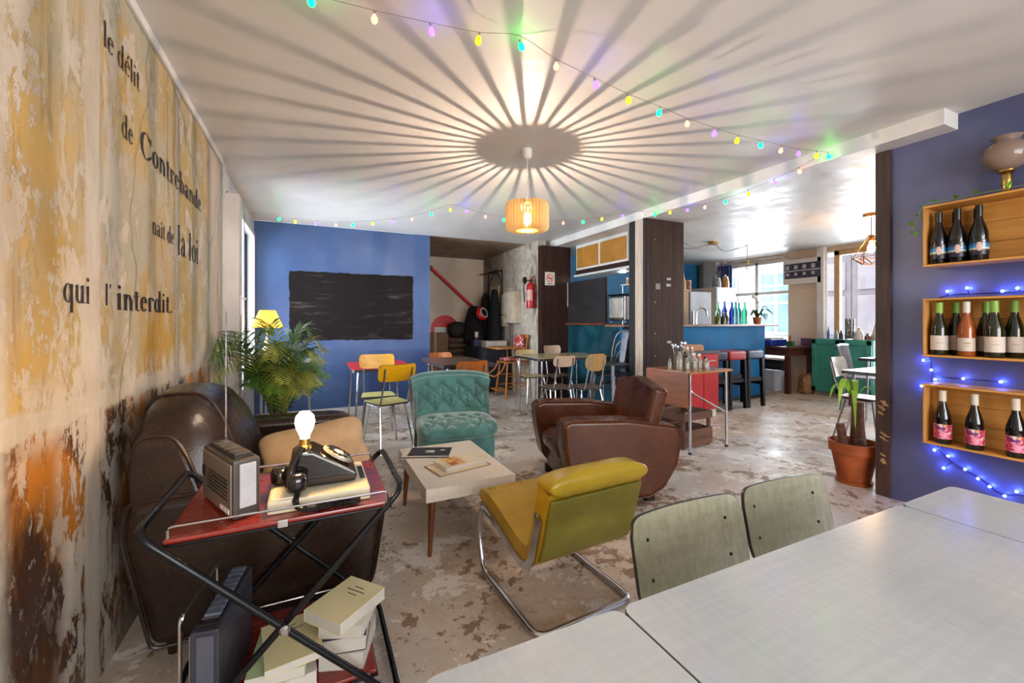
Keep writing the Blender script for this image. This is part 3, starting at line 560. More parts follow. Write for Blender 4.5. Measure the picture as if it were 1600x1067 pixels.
for x in (-0.28, 0.33):
    for y in (-0.58, 0.58): MB().lathe([(0.02, 0), (0.03, 0.08)], 10, (x, y, 0)).build('foot', dkwood, s)
pm = Tm((0.01, 2.16, 0.575), 0, -7, 4) @ Matrix.Rotation(R(48), 4, 'X')
def pinch(v):
    k = abs(v.x) / 0.24 * abs(v.y) / 0.17; return Vector((v.x * (1 + 0.13 * k - 0.04 * (1 - abs(v.y) / 0.17)), v.y * (1 + 0.13 * k - 0.05 * (1 - abs(v.x) / 0.24)), v.z * (1 - 0.35 * k)))
tag(MB().pad((0, 0, 0), (0.44, 0.27, 0.14), 0.35, 0.75, 40, 16, pinch, pm).build('throw_pillow', mat('tan_linen', 'a98d6c', 0.8, bump=0.3, bs=150), None, 60), 'tan linen pillow propped inside the dark leather loveseat', 'pillow')

# ================================================================ palm behind the loveseat
pl = thing('potted_palm', 'bushy green parlour palm behind the leather loveseat', 'plant', (-0.26, 3.92, 0))
MB().lathe([(0.0, 0.0), (0.13, 0), (0.15, 0.28), (0.165, 0.28), (0.165, 0.32), (0.145, 0.32), (0.14, 0.27), (0.0, 0.27)], 20).build('pot', mat('white_ceramic', 'b9b4ae', 0.4), pl)
MB().lathe([(0.0, 0.268), (0.139, 0.27), (0.0, 0.285)], 16).build('soil', mat('soil', '2c2018', 0.9, bump=0.5, bs=40), pl)
greens = [mat('palm_green', '5a7a28', 0.4, var=0.3, vs=3), mat('palm_olive', '8a8e38', 0.4, var=0.3, vs=3), mat('palm_dark', '345a22', 0.4, var=0.3, vs=3)]
for i in range(46):
    az = rng.uniform(0, 2 * math.pi); out = rng.uniform(0.18, 0.46) * (0.7 if math.cos(az) < -0.3 else 1); hgt = rng.uniform(0.62, 1.02) - out * 0.35
    if i < 12: out = rng.uniform(0.3, 0.5); hgt = rng.uniform(0.42, 0.62)
    if i > 40: az = rng.uniform(4.0, 4.5); out = rng.uniform(0.6, 0.85); hgt = rng.uniform(0.7, 1.0)
    d = Vector((math.cos(az), math.sin(az), 0)); side = Vector((-d.y, d.x, 0))
    if i <= 40 and -0.26 + d.x * out < -0.58: out = abs((0.30) / d.x)
    pts = bez([Vector((0.05 * d.x, 0.05 * d.y, 0.27)), d * out * 0.25 + Vector((0, 0, 0.27 + hgt * 0.55)), d * out * 0.65 + Vector((0, 0, 0.27 + hgt * 0.93)), d * out * 1.05 + Vector((0, 0, 0.27 + hgt * 0.92 - out * 0.2))], 9)
    m = MB().tube(pts, [0.004 * (1 - 0.7 * k / len(pts)) for k in range(len(pts))], 4)
    L0 = len(pts)
    for k in range(6, L0):
        f = (k - 8) / (L0 - 8); ln = 0.19 * math.sin(math.pi * (0.18 + 0.74 * f)) * rng.uniform(0.8, 1.15)
        dr = (pts[min(k + 1, L0 - 1)] - pts[k - 1]).normalized()
        for sg in (-1, 1):
            tip = pts[k] + (side * sg * 0.75 + dr * 0.75).normalized() * ln + Vector((0, 0, -0.18 * ln)); mid = pts[k].lerp(tip, 0.45) + Vector((0, 0, 0.012)); wv = dr * 0.009
            m.add([pts[k] - wv * .4, pts[k] + wv * .4, mid + wv, tip, mid - wv], [(0, 1, 2, 4), (4, 2, 3)])
    m.v = [(max(vx, -0.335 if 3.92 + vy < 4.0 else -0.265), vy, vz) for vx, vy, vz in m.v]; m.build('frond', greens[i % 3], pl)
# ================================================================ coffee table with magazines
ct = thing('coffee_table', 'low white laminate coffee table with tapered wooden legs', 'table', (0.745, 2.41, 0))
lam = m_formica('white_laminate', 'cac1b7', 'd5ccc2', 0.3); legw = wood('teak_leg', '5a2a12', '7d421d', 'Z', 0.35)
MB().rbox(-0.245, 0.245, -0.365, 0.365, 0.285, 0.355, 0.003).build('top', lam, ct)
MB().box(-0.2452, 0.2452, -0.3652, 0.3652, 0.3525, 0.3535).build('edge_line', mat('edge_brown', '6d5139', 0.5), ct)
for x in (-0.2, 0.2):
    for y in (-0.31, 0.31): MB().tube([(x * 1.08, y * 1.05, 0), (x, y, 0.286)], [0.010, 0.02], 10).build('leg', legw, ct)
def mag(label, loc, rz, w, h, th, cover, cat='magazine'):
    o = thing('magazine', label, cat, loc, rz, 'magazines on the coffee table')
    MB().rbox(-w / 2, w / 2, -h / 2, h / 2, 0, th, 0.001, 1).build('pages', page, o)
    MB().box(-w / 2, w / 2, -h / 2, h / 2, th, th + 0.0006).build('cover', cover, o); return o
mw = mat('magazine_white', 'cfc8be', 0.35, var=0.05); mk = mat('magazine_black', '2b2120', 0.3, var=0.1)
g1 = mag('white and black magazine lying open beneath the dark leaflet', (0.64, 2.60, 0.3556), 68, 0.20, 0.29, 0.004, mw)
MB().rbox(-0.10, -0.085, -0.15, 0.15, 0.0045, 0.0075, 0.001, 1).build('spine', mk, g1)
g2 = mag('black leaflet with white lettering on the coffee table', (0.665, 2.61, 0.3604), 66, 0.17, 0.255, 0.003, mk)
for i, wl_ in enumerate((0.052, 0.06, 0.045)): MB().box(-0.02 + i * 0.016, -0.010 + i * 0.016, -wl_ / 2, wl_ / 2, 0.0036, 0.0042).build('print', mw, g2)
MB().lathe([(0.0, 0.0036), (0.016, 0.0036), (0.0, 0.0043)], 14, (0.03, -0.075, 0), 0.7, 1).build('print', mw, g2)
def m_art():
    n = NT('painted_cover'); a = n.noise(14, 4, None, 0.6, 1.0); b = n.noise(9, 3, n.map((1, 1, 1), None, (3, 1, 0)), 0.6, 1.5)
    c = n.mix(n.ramp(a, 0.42, 0.58), C('b0531f'), C('d9b46a')); x, y, z = n.sep(); c = n.mix(n.ramp(n.mth('ADD', x, n.mth('MULTIPLY', b, 0.12)), 0.02, 0.10), c, C('cfc6b0')); c = n.mix(n.ramp(b, 0.6, 0.7), c, C('5d7f86')); n.set(Base_Color=c, Roughness=0.3); return n.m
g3 = mag('brown framed cream sheet under the illustrated art book', (0.745, 2.30, 0.3556), 12, 0.33, 0.20, 0.004, mat('sheet_brown', '6f4526', 0.5)); g3['group'] = 'magazines on the coffee table'
MB().box(-0.155, 0.155, -0.092, 0.09, 0.0046, 0.0052).build('sheet', mat('sheet_cream', 'cbb896', 0.5), g3)
g4 = mag('thick art book with orange painted cover', (0.765, 2.32, 0.3612), 12, 0.26, 0.155, 0.022, mat('art_cream', 'cdbf9f', 0.4), 'book')
MB().box(-0.085, 0.125, -0.06, 0.072, 0.0226, 0.0231).build('picture', m_art(), g4)

# ================================================================ teal tufted slipper chair
teal = mat('teal_velvet', '44746f', 0.75, var=0.22, vs=7, bump=0.15, bs=90); teal.node_tree.nodes['Principled BSDF'].inputs['Sheen Weight'].default_value = 0.5
tc = thing('slipper_chair', 'teal velvet button tufted slipper chair behind the coffee table', 'chair', (1.0, 3.16, 0), -8)
def tuft(px, py, btn, r=0.055, dep=0.045):
    h = 0.0; near = sorted(btn, key=lambda b: (px - b[0]) ** 2 + (py - b[1]) ** 2)[:4]; bx, by = near[0]
    h = math.exp(-((px - bx) ** 2 + (py - by) ** 2) / (0.022 * 0.022))
    for cx, cy in near[1:]:
        L2 = (cx - bx) ** 2 + (cy - by) ** 2
        if L2 < 0.0001 or abs(cy - by) < 0.02: continue
        q = max(0, min(1, ((px - bx) * (cx - bx) + (py - by) * (cy - by)) / L2)); dd = (px - bx - q * (cx - bx)) ** 2 + (py - by - q * (cy - by)) ** 2
        h = max(h, 0.55 * math.exp(-dd / (0.011 * 0.011)))
    return -dep * h
bb = [(x, z) for k, z in enumerate((0.47, 0.54, 0.61, 0.665)) for x in ([-0.2, -0.067, 0.067, 0.2] if k % 2 else [-0.135, 0.0, 0.135, -0.27, 0.27])]
def tback(u, v):
    # u across, v round the section: 0-.5 front going up, .5-1 back going down
    a = (u - 0.5) * 2; ang = a * R(50); rad = 0.42
    x = rad * math.sin(ang) * 0.93; yb = 0.23 - (rad - rad * math.cos(ang)) * 0.75
    zt = 0.735 - 0.03 * abs(a) ** 3; flare = 1 + 0.26 * max(0, (v if v < .5 else 1 - v) * 2 - 0.6)
    if v <= 0.42:
        z = 0.36 + (zt - 0.36) * v / 0.42; off = tuft(x, z, bb) - 0.02 + 0.05 * max(0, (z - 0.5)) ** 1.2; y = yb - 0.055 - off * 0.9 + 0.10 * max(0, z - 0.4)
        y = yb - 0.05 + 0.16 * max(0, z - 0.42) - off * 0.9
    elif v <= 0.58:
        t = (v - 0.42) / 0.16; th = math.pi * t; y = yb + 0.03 + 0.075 - 0.055 * math.cos(th) - 0.03 * (1 - t) * 0; z = zt + 0.03 * math.sin(th)
    else:
        t = (v - 0.58) / 0.42; z = zt - (zt - 0.14) * t; y = yb + 0.155 - 0.10 * min(1, t * 2.2)
    return (x * flare, y, z)
m = MB().grid(tback, 100, 110, False, True); m.add([tback(0, j / 110) for j in range(110)], [tuple(range(110))]).add([tback(1, j / 110) for j in range(110)], [tuple(range(110))])
tb = m.build('backrest', teal, tc, 70)
for x, z in bb:
    u = 0.5 + math.asin(max(-0.99, min(0.99, x / (0.42 * 0.93)))) / R(50) / 2
    if 0 < u < 1:
        p = tback(u, 0.42 * (z - 0.36) / 0.36); MB().ball((p[0], p[1] - 0.002, p[2]), 0.008, 8, 6).build('button', teal, tb)
sb_ = [(x, y) for k, y in enumerate((-0.21, -0.12, -0.03, 0.06)) for x in ([-0.18, -0.06, 0.06, 0.18] if k % 2 else [-0.24, -0.12, 0.0, 0.12, 0.24])]
def tseat(v):
    if v.z > 0: v = v + Vector((0, 0, tuft(v.x, v.y, sb_, 0.05, 0.04)))
    return v
MB().pad((0, -0.05, 0.385), (0.60, 0.50, 0.13), 0.45, 0.5, 128, 90, tseat).build('seat', teal, tc, 70)
MB().pad((0, -0.03, 0.235), (0.57, 0.46, 0.26), 0.4, 0.3, 40, 12).build('seat_base', teal, tc, 60)
for x in (-0.2, 0.2):
    for y in (-0.2, 0.13): MB().tube([(x, y, 0), (x, y, 0.13)], [0.014, 0.022], 10).build('leg', dkwood, tc)

# ================================================================ brown leather armchair
lb = leather('chestnut_leather', '43200d', '552b13', 0.27)
ac = thing('leather_armchair', 'chestnut brown leather club armchair near the dark pillar', 'armchair', (1.86, 2.50, 0), 166)
ap2 = [(-0.20, 0.05), (0.24, 0.05), (0.33, 0.16), (0.375, 0.38), (0.385, 0.54), (0.33, 0.565), (-0.05, 0.555), (-0.40, 0.50), (-0.43, 0.44), (-0.40, 0.25), (-0.30, 0.10)]
for sg in (-1, 1):
    y0, y1 = (0.25, 0.41) if sg > 0 else (-0.41, -0.25)
    am_ = MB().prism(ap2, 'Y', y0, y1, 0.028, 3).build('arm', lb, ac, 50)
    for yy in (y0 + 0.006, y1 - 0.006): MB().tube(fillet([(x * 0.988, yy, z * 0.985 + 0.004) for x, z in ap2], 0.03, 3, True), 0.004, 6, closed=True).build('piping', lb, am_)
MB().rbox(-0.34, 0.30, -0.26, 0.26, 0.08, 0.25, 0.02).build('seat_base', lb, ac)
MB().pad((0.06, 0, 0.315), (0.60, 0.495, 0.16), 0.3, 0.55, 40, 14).build('seat_cushion', lb, ac, 60)
def mous(t): return 0.735 - 0.055 * abs(t) ** 2.2 + 0.008 * math.cos(t * 6.0)
bp = [(-0.27, 0.30)] + [(0.30 * t / 1.0 * 1.0, mous(t)) for t in [k / 8 - 1 for k in range(17)]] + [(0.27, 0.30)]
MB().prism(bp, 'X', -0.055, 0.055, 0.03, 3).xf(Tm((-0.29, 0, 0.0), 0, -14) @ Tm((0.11, 0, 0.03))).build('backrest', lb, ac, 50)
MB().prism([(-0.26, 0.06), (-0.25, 0.5), (0.25, 0.5), (0.26, 0.06)], 'X', -0.40, -0.34, 0.02, 2).build('outer_back', lb, ac, 50)
for x in (-0.24, 0.26):
    for y in (-0.32, 0.32): MB().rbox(x - 0.03, x + 0.03, y - 0.03, y + 0.03, 0, 0.06, 0.006).build('foot', dkwood, ac)

# ================================================================ yellow cantilever lounge chair
yv = leather('mustard_vinyl', '9a7a12', 'b8931f', 0.3); yb_ = leather('olive_vinyl', '6f6a22', '847c30', 0.34)
yc = thing('cantilever_chair', 'mustard yellow vinyl cantilever chair with chrome frame', 'chair', (0.965, 1.60, 0), 3)
pf = [tuple(p[:2]) for p in bez([(0.285, 0.325, 0), (0.26, 0.352, 0), (0.16, 0.338, 0), (0.02, 0.298, 0), (-0.10, 0.268, 0), (-0.165, 0.285, 0), (-0.20, 0.35, 0), (-0.235, 0.47, 0), (-0.262, 0.57, 0)], 5)]
MB().sheet(pf, -0.225, 0.225, 0.075, 'X', 0.02).build('seat_shell', yv, yc, 50)
back_i = [p for p in pf if p[0] < -0.12]
MB().sheet([(a - 0.044 * (1 if b > .3 else .7), b - 0.012) for a, b in back_i][:-1], -0.218, 0.218, 0.014, 'X', 0.004).build('back_cover', yb_, yc, 50)
MB().pad((0, -0.276, 0.588), (0.468, 0.108, 0.095), 0.12, 0.85, 40, 16).build('head_roll', leather('olive_yellow_vinyl', '9a8018', 'ad9122', 0.3), yc, 60)
for sg in (-1, 1):
    x = sg * 0.232
    MB().sheet([(a, b - 0.034) for a, b in pf[3:-4]], x - 0.006, x + 0.006, 0.030, 'X').build('side_bar', chrome, yc)
    MB().lathe([(0.009, 0), (0.009, 0.006)], 10).xf(Tm((x + sg * 0.006 if sg > 0 else x - 0.012, -0.235, 0.47), 0, 90)).build('bolt', steel, yc)
pth = [(-0.232, 0.16, 0.30), (-0.232, 0.262, 0.318), (-0.232, 0.30, 0.17), (-0.232, 0.25, 0.016), (-0.232, -0.235, 0.016), (0.232, -0.235, 0.016), (0.232, 0.25, 0.016), (0.232, 0.30, 0.17), (0.232, 0.262, 0.318), (0.232, 0.16, 0.30)]
MB().tube(fillet(pth, 0.055, 6), 0.0135, 12).build('base_frame', chrome, yc)

# ================================================================ near dining table and its two chairs
fg = m_formica('grey_linen_formica', 'b0b4b7', 'b7bbbc', 0.17); fgd = m_formica('grey_green_linen', '79765f', '8c8972', 0.35); edge_k = mat('dark_edge', '2a2624', 0.4)
dt = thing('dining_table', 'grey linen formica extending table nearest the wine crates', 'table', (0.93, 0.16, 0))
def slab(x0, x1, nm):
    r = 0.025
    def rp(xa, xb, ya, yb): return [tuple(p[:2]) for p in fillet([(xa, ya, 0), (xb, ya, 0), (xb, yb, 0), (xa, yb, 0)], r, 4, True)]
    o = MB().prism(rp(x0, x1, -0.40, 0.40), 'Z', 0.674, 0.70).build(nm, fg, dt)
    MB().prism(rp(x0 - .0008, x1 + .0008, -0.4008, 0.4008), 'Z', 0.673, 0.6975).build('edge_band', edge_k, o)
slab(-0.463, 0.463, 'table_top'); slab(-0.80, -0.467, 'leaf'); slab(0.467, 0.76, 'leaf')
MB().box(-0.42, 0.42, -0.33, 0.33, 0.60, 0.673).build('apron', fgd, dt)
for x in (-0.40, 0.40):
    for y in (-0.31, 0.31): MB().tube([(x * 1.05, y * 1.05, 0), (x, y, 0.61)], 0.015, 10).build('leg', chrome, dt)
def rr(w, h, r, n=5): return [tuple(p[:2]) for p in fillet([(-w / 2, 0, 0), (w / 2, 0, 0), (w / 2, h, 0), (-w / 2, h, 0)], r, n, True)]
def formica_chair(name, label, seatm, backm, loc, rz, group, sh=0.44, top=0.78, bw=0.36, bh=0.15, sw=0.36, sd=0.36, rivets=True, rear_posts=True, round_back=False):
    """metal tube chair, facing local -y"""
    o = thing(name, label, 'chair', loc, rz, group)
    sp = [tuple(p[:2]) for p in fillet([(-sw / 2, -sd / 2, 0), (sw / 2, -sd / 2, 0), (sw * .42, sd / 2, 0), (-sw * .42, sd / 2, 0)], 0.05, 5, True)]
    MB().prism(sp, 'Z', sh - 0.014, sh, 0.0).build('seat', seatm, o)
    MB().prism([(x * 1.004, y * 1.004) for x, y in sp], 'Z', sh - 0.016, sh - 0.003).build('seat_edge', edge_k, o)
    r = min(0.045, bh * .35) if not round_back else bh * 0.48
    th = 0.012; yb = sd / 2 + 0.045; lean = 12
    Mx = Tm((0, yb - 0.012, top - bh), -lean)
    def bend(m_):
        m_.v = [(x, y - 0.030 * (1 - (2 * x / bw) ** 2) * -1 - 0.015, z) for x, y, z in m_.v]; return m_
    nx = 40; P = rr(bw, bh, r, 4)
    def strip(mat_, y0, y1, grow, nm):
        m_ = MB(); pol = [(x * grow, (z - bh / 2) * grow + bh / 2) for x, z in P]
        # cut into vertical strips so the board can curve
        xs = [-bw * grow / 2 + bw * grow * k / nx for k in range(nx + 1)]
        def ext(x):
            zs = []
            for k in range(len(pol)):
                a, b = pol[k], pol[(k + 1) % len(pol)]
                if abs(a[0] - b[0]) < 1e-7:
                    if abs(x - a[0]) < 1e-6: zs += [a[1], b[1]]
                elif min(a[0], b[0]) - 1e-7 <= x <= max(a[0], b[0]) + 1e-7: zs.append(a[1] + (b[1] - a[1]) * (x - a[0]) / (b[0] - a[0]))
            return min(zs), max(zs)
        vs = []; fs = []
        for x in xs:
            lo, hi = ext(x); c = 0.028 * (2 * x / bw) ** 2
            vs += [(x, y0 - c, lo), (x, y0 - c, hi), (x, y1 - c, hi), (x, y1 - c, lo)]
        for k in range(nx):
            a = 4 * k; fs += [(a + j, a + (j + 1) % 4, a + 4 + (j + 1) % 4, a + 4 + j) for j in range(4)]
        fs += [(0, 1, 2, 3), (4 * nx, 4 * nx + 1, 4 * nx + 2, 4 * nx + 3)]
        return m_.add(vs, fs).xf(Mx).build(nm, mat_, o)
    bo = strip(backm, 0.0, th, 1.0, 'backrest'); e = strip(edge_k, 0.002, th - 0.002, 1.012, 'back_edge')
    if rivets:
        for x in (-bw * .36, bw * .36):
            for z in (bh * .28, bh * .72): MB().lathe([(0.005, 0), (0.0045, 0.002)], 8).xf(Mx @ Tm((x, -0.028 * (2 * x / bw) ** 2 + 0.0005, z), 90)).build('rivet', blackmetal, bo)
    for sg in (-1, 1):
        xp = bw * 0.36 * sg; cy = 0.028 * (2 * xp / bw) ** 2
        ptop = Mx @ Vector((xp, th + 0.008 - cy, bh * 0.78)); pbot = Mx @ Vector((xp, th + 0.008 - cy, -0.02))
        MB().tube(fillet([ptop, pbot, (xp * 1.02, sd * .40, sh - 0.03), (xp * 1.15, -sd * .30, sh - 0.028)], 0.03, 3), 0.009, 8).build('back_post', chrome, o)
        MB().tube([(sg * sw * .36, -sd * .34, sh - 0.02), (sg * sw * .5, -sd * .52, 0)], 0.009, 8).build('leg', chrome, o)
        MB().tube([(sg * sw * .36, sd * .30, sh - 0.02), (sg * sw * .48, sd * .62, 0)], 0.009, 8).build('leg', chrome, o)
    return o
gk = 'grey formica chairs at the near table'
formica_chair('formica_chair', 'grey linen formica chair tucked under the near table beside the mustard chair', fgd, fgd, (0.905, 0.60, 0), 0, gk, 0.42, 0.69, 0.395, 0.215, 0.36, 0.32)
formica_chair('formica_chair', 'grey linen formica chair tucked under the near table beside the terracotta pot', fgd, fgd, (1.325, 0.615, 0), -3, gk, 0.42, 0.68, 0.375, 0.20, 0.36, 0.32)
# ================================================================ wine crates on the violet wall
crw = wood('crate_pine', 'b57a30', 'd69a4a', 'Y', 0.55, 0.7, 0.0, 0.15); crz = wood('crate_pine_end', 'a87030', 'c88c45', 'Z', 0.55, 0.7, 0.0)
def crate(label, z0, z1):
    o = thing('wine_crate', label, 'crate', (3.415, 0.915, z0), 0, 'wooden wine crates on the blue wall'); h = z1 - z0; L = 0.315; D = 0.085; t = 0.012
    MB().rbox(-D, D, -L, L, 0, t, 0.002, 1).build('bottom_board', crw, o); MB().rbox(-D, D, -L, L, h - t, h, 0.002, 1).build('top_board', crw, o)
    for y in (-L, L - t): MB().rbox(-D + 0.001, D - 0.001, y, y + t, t, h - t, 0.002, 1).build('end_board', crz, o)
    n = 3
    for k in range(n): MB().rbox(D - 0.010, D - 0.001, -L + t, L - t, t + (h - 2 * t) * k / n + 0.001, t + (h - 2 * t) * (k + 1) / n - 0.001, 0.001, 1).build('back_board', crw, o)
    return o
Z1, Z2, Z3 = (1.512, 1.876), (0.972, 1.320), (0.450, 0.808)
crate('top wine crate holding dark beer-like bottles, glass vase on it', *Z1); crate('middle wine crate with green and white capped bottles', *Z2); crate('lowest wine crate with white capped bottles and pink labels', *Z3)
gblack = mat('dark_bottle_glass', '0b0809', 0.06, var=0, coat=0.6); ggreen = mat('green_black_glass', '171a0a', 0.06, var=0, coat=0.6)
rose = mat('rose_wine_glass', 'b0571c', 0.08, var=0.1, coat=0.5, trans=0.35); capw = mat('white_capsule', 'cfc3b4', 0.35, var=0.03); capg = mat('green_capsule', '7fa845', 0.35, var=0.04); capk = mat('black_capsule', '15110f', 0.3, var=0)
lwh = mat('paper_label', 'c9bcae', 0.6, var=0.05)
def m_label_night():
    n = NT('night_sky_label'); x, y, z = n.sep(); c = n.mix(n.ramp(z, 0.055, 0.065), C('1b1424'), C('c7c7a8')); c = n.mix(n.ramp(z, 0.066, 0.072), c, C('1f7fc0')); c = n.mix(n.ramp(z, 0.075, 0.105), c, C('0d0a10')); n.set(Base_Color=c, Roughness=0.4); return n.m
def m_label_pink():
    n = NT('pink_floral_label'); a = n.noise(45, 3, None, 0.5, 0.8); b = n.noise(30, 3, n.map((1, 1, 1), None, (4, 4, 4)), 0.5, 1.0); c = n.mix(n.ramp(a, 0.42, 0.56), C('b3163f'), C('e08aa0')); c = n.mix(n.ramp(b, 0.54, 0.6), c, C('6a2a6a')); c = n.mix(n.ramp(n.noise(22, 2, n.map((1, 1, 1), None, (9, 2, 4))), 0.6, 0.66), c, C('d8d2c0')); n.set(Base_Color=c, Roughness=0.4); return n.m
lnight, lpink = m_label_night(), m_label_pink()
bott = {}
def bottle(kind, label, x, y, z, group, H=0.31, r=0.038):
    spec = {'night': (gblack, capk, lnight, (0.03, 0.115)), 'white': (ggreen, capg, lwh, (0.03, 0.115)), 'rose': (rose, capw, lwh, (0.03, 0.105)), 'red': (gblack, capw, lpink, (0.03, 0.115))}[kind]
    key = kind
    if key in bott: return copy_tree(bott[key], (x, y, z), None, label, group)
    o = thing('wine_bottle', label, 'bottle', (x, y, z), 0, group)
    MB().lathe([(0, 0.004), (r * .9, 0), (r, 0.006), (r, H * .46), (r * .96, H * .52), (r * .72, H * .63), (r * .45, H * .74), (r * .38, H * .80), (r * .38, H * .985), (r * .3, H), (0, H)], 24).build('glass_body', spec[0], o)
    MB().lathe([(r * .41, H * .80), (r * .42, H * .81), (r * .42, H * 1.0), (r * .38, H * 1.006), (0, H * 1.006)], 20).build('capsule', spec[1], o)
    a0, a1 = spec[3]; vs = []; fs = []; N = 16
    for k in range(N + 1):
        a = R(110 + 190 * k / N) if kind != 'rose' else R(130 + 130 * k / N); vs += [((r + .0008) * math.cos(a), (r + .0008) * math.sin(a), a0), ((r + .0008) * math.cos(a), (r + .0008) * math.sin(a), a1)]
    for k in range(N): fs.append((2 * k, 2 * k + 2, 2 * k + 3, 2 * k + 1))
    lb_ = MB().add(vs, fs).build('paper_label', spec[2], o)
    def dec(a, zc, w, h, mt):
        n = 4; vs = []; fs = []
        for k in range(n + 1):
            th = R(a) + (k / n - .5) * w / r; vs += [((r + .0016) * math.cos(th), (r + .0016) * math.sin(th), zc - h / 2), ((r + .0016) * math.cos(th), (r + .0016) * math.sin(th), zc + h / 2)]
        for k in range(n): fs.append((2 * k, 2 * k + 2, 2 * k + 3, 2 * k + 1))
        MB().add(vs, fs).build('print', mt, lb_)
    if kind == 'night':
        for zc, w, h in ((0.093, 0.016, 0.012), (0.078, 0.022, 0.018), (0.06, 0.014, 0.016)): dec(198, zc, w, h, mat('label_figure', 'd0aa9a', 0.5))
        for k in range(4): dec(225, 0.068 + k * 0.0125, 0.011, 0.009, mat('label_white', 'd5d0ca', 0.5))
    elif kind == 'white': dec(200, 0.072, 0.03, 0.003, mat('label_grey', '8d8378', 0.5))
    elif kind == 'rose': dec(200, 0.075, 0.03, 0.006, mat('label_orange', 'b07a3a', 0.5)); dec(200, 0.06, 0.022, 0.003, mat('label_orange', 'b07a3a', 0.5))
    else: dec(215, 0.105, 0.008, 0.012, mat('label_yellow', 'c9b52a', 0.5))
    bott[key] = o; return o
def lbl(s): return s
for x, y, lb_ in ((3.375, 1.172, 'dark bottle with night sky label at the crate end beside the ivy tip'), (3.375, 1.092, 'dark bottle with night sky label between two others in the top crate'), (3.375, 1.005, 'dark night sky label bottle beside the empty half of the top crate')):
    bottle('night', lb_, x, y, Z1[0] + 0.0125, 'dark bottles in the top crate')
for x, y, lb_ in ((3.455, 1.125, 'dark bottle standing behind the first two in the top crate'), (3.455, 1.035, 'dark bottle standing behind the last two in the top crate')): bottle('night', lb_, x, y, Z1[0] + 0.0125, 'dark bottles in the top crate')
for k, x, y, lb_ in (('white', 3.375, 1.170, 'green capped white label bottle nearest the middle crate end'), ('rose', 3.375, 1.055, 'amber rose wine bottle with white cap in the middle crate'), ('white', 3.375, 0.945, 'green capped white label bottle furthest from the middle crate end board'),
                     ('white', 3.455, 1.125, 'green capped bottle behind the first one in the middle crate'), ('white', 3.455, 1.000, 'green capped bottle behind the rose wine'), ('white', 3.455, 0.893, 'green capped bottle at the back beside the last one in the middle crate')):
    bottle(k, lb_, x, y, Z2[0] + 0.0125, 'bottles in the middle crate')
for x, y, lb_ in ((3.375, 1.155, 'white capped pink label bottle nearest the lowest crate end'), (3.375, 1.022, 'white capped pink label bottle in the middle of the lowest crate'), (3.375, 0.868, 'white capped pink label bottle furthest from the lowest crate end board')): bottle('red', lb_, x, y, Z3[0] + 0.0125, 'bottles in the lowest crate')
# glass vase lamp on the top crate
v = thing('oil_lamp_vase', 'smoky glass globe on a brass foot standing on the top crate', 'vase', (3.41, 0.91, 1.8765))
MB().lathe([(0, 0), (0.05, 0), (0.048, 0.008), (0.022, 0.018), (0.018, 0.03), (0.021, 0.04), (0.021, 0.10), (0.018, 0.108), (0.034, 0.122), (0.034, 0.128), (0, 0.13)], 24).build('foot', brass, v)
MB().lathe([(0.03, 0.13), (0.06, 0.145), (0.088, 0.18), (0.097, 0.215), (0.088, 0.25), (0.06, 0.28), (0.045, 0.288), (0.05, 0.296), (0.062, 0.31)], 32).build('globe', thin_glass('smoky_glass', 'c5b0a2', '9a8374', 0.62, 0.05), v)
# ivy on the crate
iv = thing('ivy_garland', 'thin trailing ivy vine with small leaves over the top crate', 'plant', (0, 0, 0))
ivp = bez([(3.35, 0.66, 1.885), (3.36, 0.80, 1.895), (3.355, 0.98, 1.895), (3.355, 1.12, 1.892), (3.34, 1.22, 1.885), (3.32, 1.255, 1.80), (3.315, 1.275, 1.73), (3.318, 1.25, 1.70)], 6); MB().tube(ivp, 0.002, 5).build('stem', mat('ivy_stem', '6f7f35', 0.5), iv)
ivm = mat('ivy_leaf', '4f8a1f', 0.4, var=0.25, vs=20)
lm_ = MB().add([(0, 0, 0), (0.012, 0.010, 0.004), (0.026, 0.0, 0.0), (0.012, -0.010, 0.004), (0.018, 0.008, .002), (0.018, -0.008, .002)], [(0, 1, 4, 2), (0, 2, 5, 3)]).mesh('leaf', ivm)
for k, q in enumerate(ivp):
    if k % 4 == 1:
        lo = bpy.data.objects.new('leaf', lm_); col.objects.link(lo); lo.parent = iv; lo.location = q; lo.rotation_euler = (rng.uniform(-.6, .6), rng.uniform(-1.2, -.3), rng.uniform(1.8, 4.2)); lo.scale = [rng.uniform(1.0, 1.6)] * 3
# blue LED string
led = thing('led_string', 'blue white LED fairy lights wired around the wine crates', 'lights', (0, 0, 0))
ledp = [(3.475, 1.169, 1.366), (3.475, 1.084, 1.38), (3.475, 0.944, 1.352), (3.475, 0.888, 1.365), (3.475, 1.279, 0.938), (3.475, 1.242, 0.881), (3.475, 1.224, 0.824), (3.475, 1.288, 0.775), (3.475, 1.227, 0.387), (3.475, 1.165, 0.367), (3.475, 1.185, 0.289), (3.475, 1.092, 0.311), (3.475, 1.039, 0.273), (3.475, 0.993, 0.244), (3.475, 0.935, 0.212), (3.475, 0.892, 0.252), (3.475, 1.10, 0.845), (3.475, 0.95, 0.845)]
wire = [(3.488, 1.215, 1.325), (3.488, 1.17, 1.342), (3.488, 1.08, 1.345), (3.488, 0.94, 1.345), (3.488, 0.80, 1.345)]; wm = mat('dark_blue_wire', '16163a', 0.4)
wire2 = [(3.488, 1.255, 1.0), (3.488, 1.248, 0.93), (3.488, 1.243, 0.84), (3.488, 1.245, 0.6), (3.488, 1.22, 0.42), (3.488, 1.19, 0.37), (3.488, 1.14, 0.325), (3.488, 1.08, 0.295), (3.488, 1.02, 0.262), (3.488, 0.97, 0.222), (3.488, 0.93, 0.215), (3.488, 0.88, 0.235), (3.488, 0.80, 0.23)]
